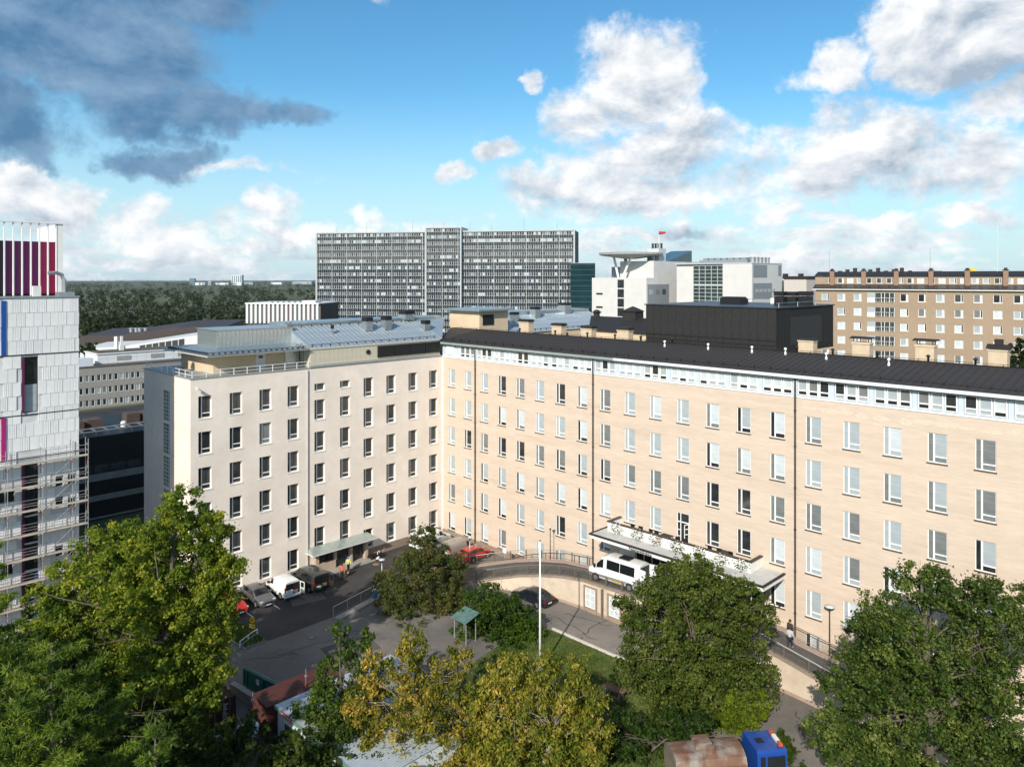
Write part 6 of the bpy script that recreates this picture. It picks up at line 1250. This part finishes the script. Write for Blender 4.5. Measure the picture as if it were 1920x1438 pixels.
for y in (-.75,.6): MB().box(-.9,.9,y,y+.26,.42,.46).build('bench_plank', WOOD, PT)
for x in (-.6,.6): MB().box(x-.04,x+.04,-.7,.8,.36,.42).box(x-.04,x+.04,-.35,-.25,0,.72).box(x-.04,x+.04,.25,.35,0,.72).build('leg_frame', STEELG, PT)
BB = thing('litter_bin', 'small blue bin beside the flowering bush at the yard edge', 'bin', ground_at(703,1122), 0); MB().lathe([(.24,0),(.28,.75),(.30,.75),(.30,.82)], 14).build('body', M('bin_blue', (.04,.22,.45), .5, .05), BB); MB().lathe([(.31,.82),(.2,.95)], 14).build('lid', OFFW, BB)
WPst = thing('white_valve_post', 'small white forked post on the dark asphalt near the disc lamp', 'post', ground_at(708,1047), .4); MB().lathe([(.26,0),(.24,.25),(.10,.35)], 12).build('base', OFFW, WPst); MB().tube([(0,0,.3),(0,0,.75),(.16,0,.9),(.24,0,.7)], .05).build('hook', WHITE, WPst)
HC = thing('handcart', 'dark low handcart standing by the porch wall', 'cart', UV(1.1,10.9), RZ); MB().box(-.35,.35,-.9,.9,.28,.5).build('tray', BLACK, HC)
for y in (-.7,.7): MB().lathe([(.2,-.4),(.2,-.33)], 14, (0,y,.2), axis='x').build('wheel', TYRE, HC); MB().lathe([(.2,.33),(.2,.4)], 14, (0,y,.2), axis='x').build('wheel', TYRE, HC)
MB().tube([(0,.9,.45),(0,1.25,.95)], .025).build('handle', STEELG, HC)
for (u, v, lb) in ((8.4,13.6,'lighter round manhole cover on the dark asphalt near the walkers in vests'),):
    t = thing('manhole_cover', lb, 'manhole cover', UV(2.6,11.9,.006), 0); MB().lathe([(.38,0),(.38,.012)], 20).build('cover', M('cover_sand', (.26,.17,.10), .85, .15), t)
# ---------------------------------------------------------------- people
SKIN = M('skin', (.46,.27,.19), .6, .05)
def skin_obj(name, pts, edges, rad, mat, parent, root=0, sub=1):
    me = bpy.data.meshes.new(name); me.from_pydata(pts, edges, []); me.materials.append(mat); o = inst(name, me, parent); o.modifiers.new('skin', 'SKIN'); sv = me.skin_vertices[0].data
    for i, r in enumerate(rad): sv[i].radius = (r, r) if not isinstance(r, tuple) else r; sv[i].use_root = (i == root)
    m = o.modifiers.new('sub', 'SUBSURF'); m.levels = sub; m.render_levels = sub+1
    return o
def person(label, loc, rz, top, legs, shoes, hair, step=.18, arms=((.02,.05),(-.02,.02)), vest=None, hat=None, coat=False, bag=None):
    t = thing('person', label, 'person', loc, rz)
    J = dict(pel=(0,0,.95),sp=(0,0,1.14),ch=(0,.01,1.36),nk=(0,.0,1.50),hl=(0,.02,1.57),hd=(0,.025,1.655),tp=(0,.015,1.745)); rad = dict(pel=(.155,.115),sp=(.14,.10),ch=(.17,.11),nk=.055,hl=.075,hd=.095,tp=.055); E = [('pel','sp'),('sp','ch'),('ch','nk'),('nk','hl'),('hl','hd'),('hd','tp')]
    for sd, n in ((-1,'l'),(1,'r')):
        dy = step*sd; a = arms[0 if sd < 0 else 1]
        J.update({n+'hip':(sd*.09,0,.90),n+'kn':(sd*.10,dy*.55+.03,.50),n+'an':(sd*.10,dy,.10),n+'to':(sd*.115,dy+.17,.04),n+'sh':(sd*.19,0,1.40),n+'el':(sd*.25,a[0],1.13),n+'wr':(sd*.24,a[1]+.10,.92),n+'pa':(sd*.235,a[1]+.13,.85)})
        rad.update({n+'hip':.10,n+'kn':.062,n+'an':.045,n+'to':.035,n+'sh':.065,n+'el':.045,n+'wr':.03,n+'pa':(.042,.02)})
        E += [('pel',n+'hip'),(n+'hip',n+'kn'),(n+'kn',n+'an'),(n+'an',n+'to'),('ch',n+'sh'),(n+'sh',n+'el'),(n+'el',n+'wr'),(n+'wr',n+'pa')]
        for f, (ox, oy, L_) in enumerate(((-.03,0,.075),(-.01,.012,.09),(.012,.012,.095),(.032,.008,.08),(.04,.03,.05))):
            p = J[n+'pa']; k1, k2 = n+'f%da' % f, n+'f%db' % f; J[k1] = (p[0]+ox*.6,p[1]+oy+.02,p[2]-L_*.5+(.03 if f == 4 else 0)); J[k2] = (p[0]+ox*.7,p[1]+oy+.035,p[2]-L_+(.03 if f == 4 else 0)); rad[k1] = .009; rad[k2] = .007; E += [(n+'pa',k1),(k1,k2)]
    def grow(name, keys, mat, add=0., sub=1, over={}):
        K = list(keys); idx = {k:i for i,k in enumerate(K)}; ed = [(idx[a],idx[b]) for a,b in E if a in idx and b in idx]
        rr_ = []
        for k in K: r_ = over.get(k, rad[k]); rr_.append((r_[0]+add,r_[1]+add) if isinstance(r_,tuple) else r_+add)
        return skin_obj(name, [J[k] for k in K], ed, rr_, mat, t, 0, sub)
    grow('body', J.keys(), SKIN)
    grow('jacket', ['sp','pel','ch','nk','lsh','lel','lwr','rsh','rel','rwr']+([] if not coat else ['lhip','rhip','lkn','rkn']), top, .022, over=dict(nk=.06, **(dict(lhip=.13,rhip=.13,lkn=.10,rkn=.10) if coat else {})))
    grow('trousers', ['pel','lhip','lkn','lan','rhip','rkn','ran'], legs, .014)
    for n in 'lr': grow('shoe', [n+'an',n+'to'], shoes, .016)
    h = MB().lathe([(.02,.115),(.07,.10),(.108,.055),(.118,.0),(.112,-.05),(.10,-.075)], 14).build('hard_hat' if hat else 'hair', hat or hair, t, True, loc=(0,.008,1.655))
    if vest: o = grow('vest', ['sp','ch'], vest, .045); MB().tube([(-.1,.18,1.2),(.1,.18,1.2)], .012).build('reflector', OFFW, o)
    if bag: MB().box(-.34,-.24,-.12,.16,.82,1.12).build('shoulder_bag', bag, t)
    return t
CL = lambda n, c: M('cloth_'+n, c, .85, .12, 12)
person('worker in an orange vest and dark trousers walking from the porch', ground_at(641,1087), R(-160), CL('orange', (.55,.13,.05)), CL('dark', (.02,.02,.022)), CL('shoe', (.02,.018,.016)), CL('hair', (.03,.02,.015)), vest=CL('orangev', (.62,.17,.07)))
person('worker in yellow jacket and blue helmet walking behind the orange vest', ground_at(653,1073), R(-150), CL('yellow', (.62,.62,.25)), CL('dark2', (.025,.025,.03)), CL('pale', (.6,.55,.42)), CL('hair2', (.03,.02,.015)), hat=CL('blueh', (.05,.22,.42)), vest=CL('yellowv', (.68,.70,.32)))
person('walker in pale grey hooded jacket and jeans on the ramp', UV(47.0,2.55,2.60), R(-40), CL('paleg', (.42,.45,.48)), CL('jeans', (.02,.028,.045)), CL('white', (.6,.6,.58)), CL('hairb', (.05,.022,.014)), step=.24)
person('walker in a long dark coat beside the pale hooded walker', UV(46.5,1.45,2.68), R(-55), CL('coat', (.045,.042,.04)), CL('dark3', (.015,.015,.017)), CL('shoe2', (.015,.013,.012)), CL('haird', (.06,.018,.014)), coat=True)
# ---------------------------------------------------------------- the air: far things fade towards pale blue
hzm = bpy.data.materials.new('haze_air'); hzm.use_nodes = True; hn = hzm.node_tree; hn.nodes.remove(hn.nodes['Principled BSDF']); pv = hn.nodes.new('ShaderNodeVolumePrincipled')
pv.inputs['Color'].default_value = (.80, .90, 1.0, 1); pv.inputs['Density'].default_value = 3.5e-5; pv.inputs['Anisotropy'].default_value = .2
hn.links.new(pv.outputs[0], hn.nodes['Material Output'].inputs['Volume'])
tag(MB().box(-9100, 9100, -9100, 9100, -2.2, 68).build('haze', hzm), 'thin pale haze over the far woodland and skyline', 'haze', kind='stuff')
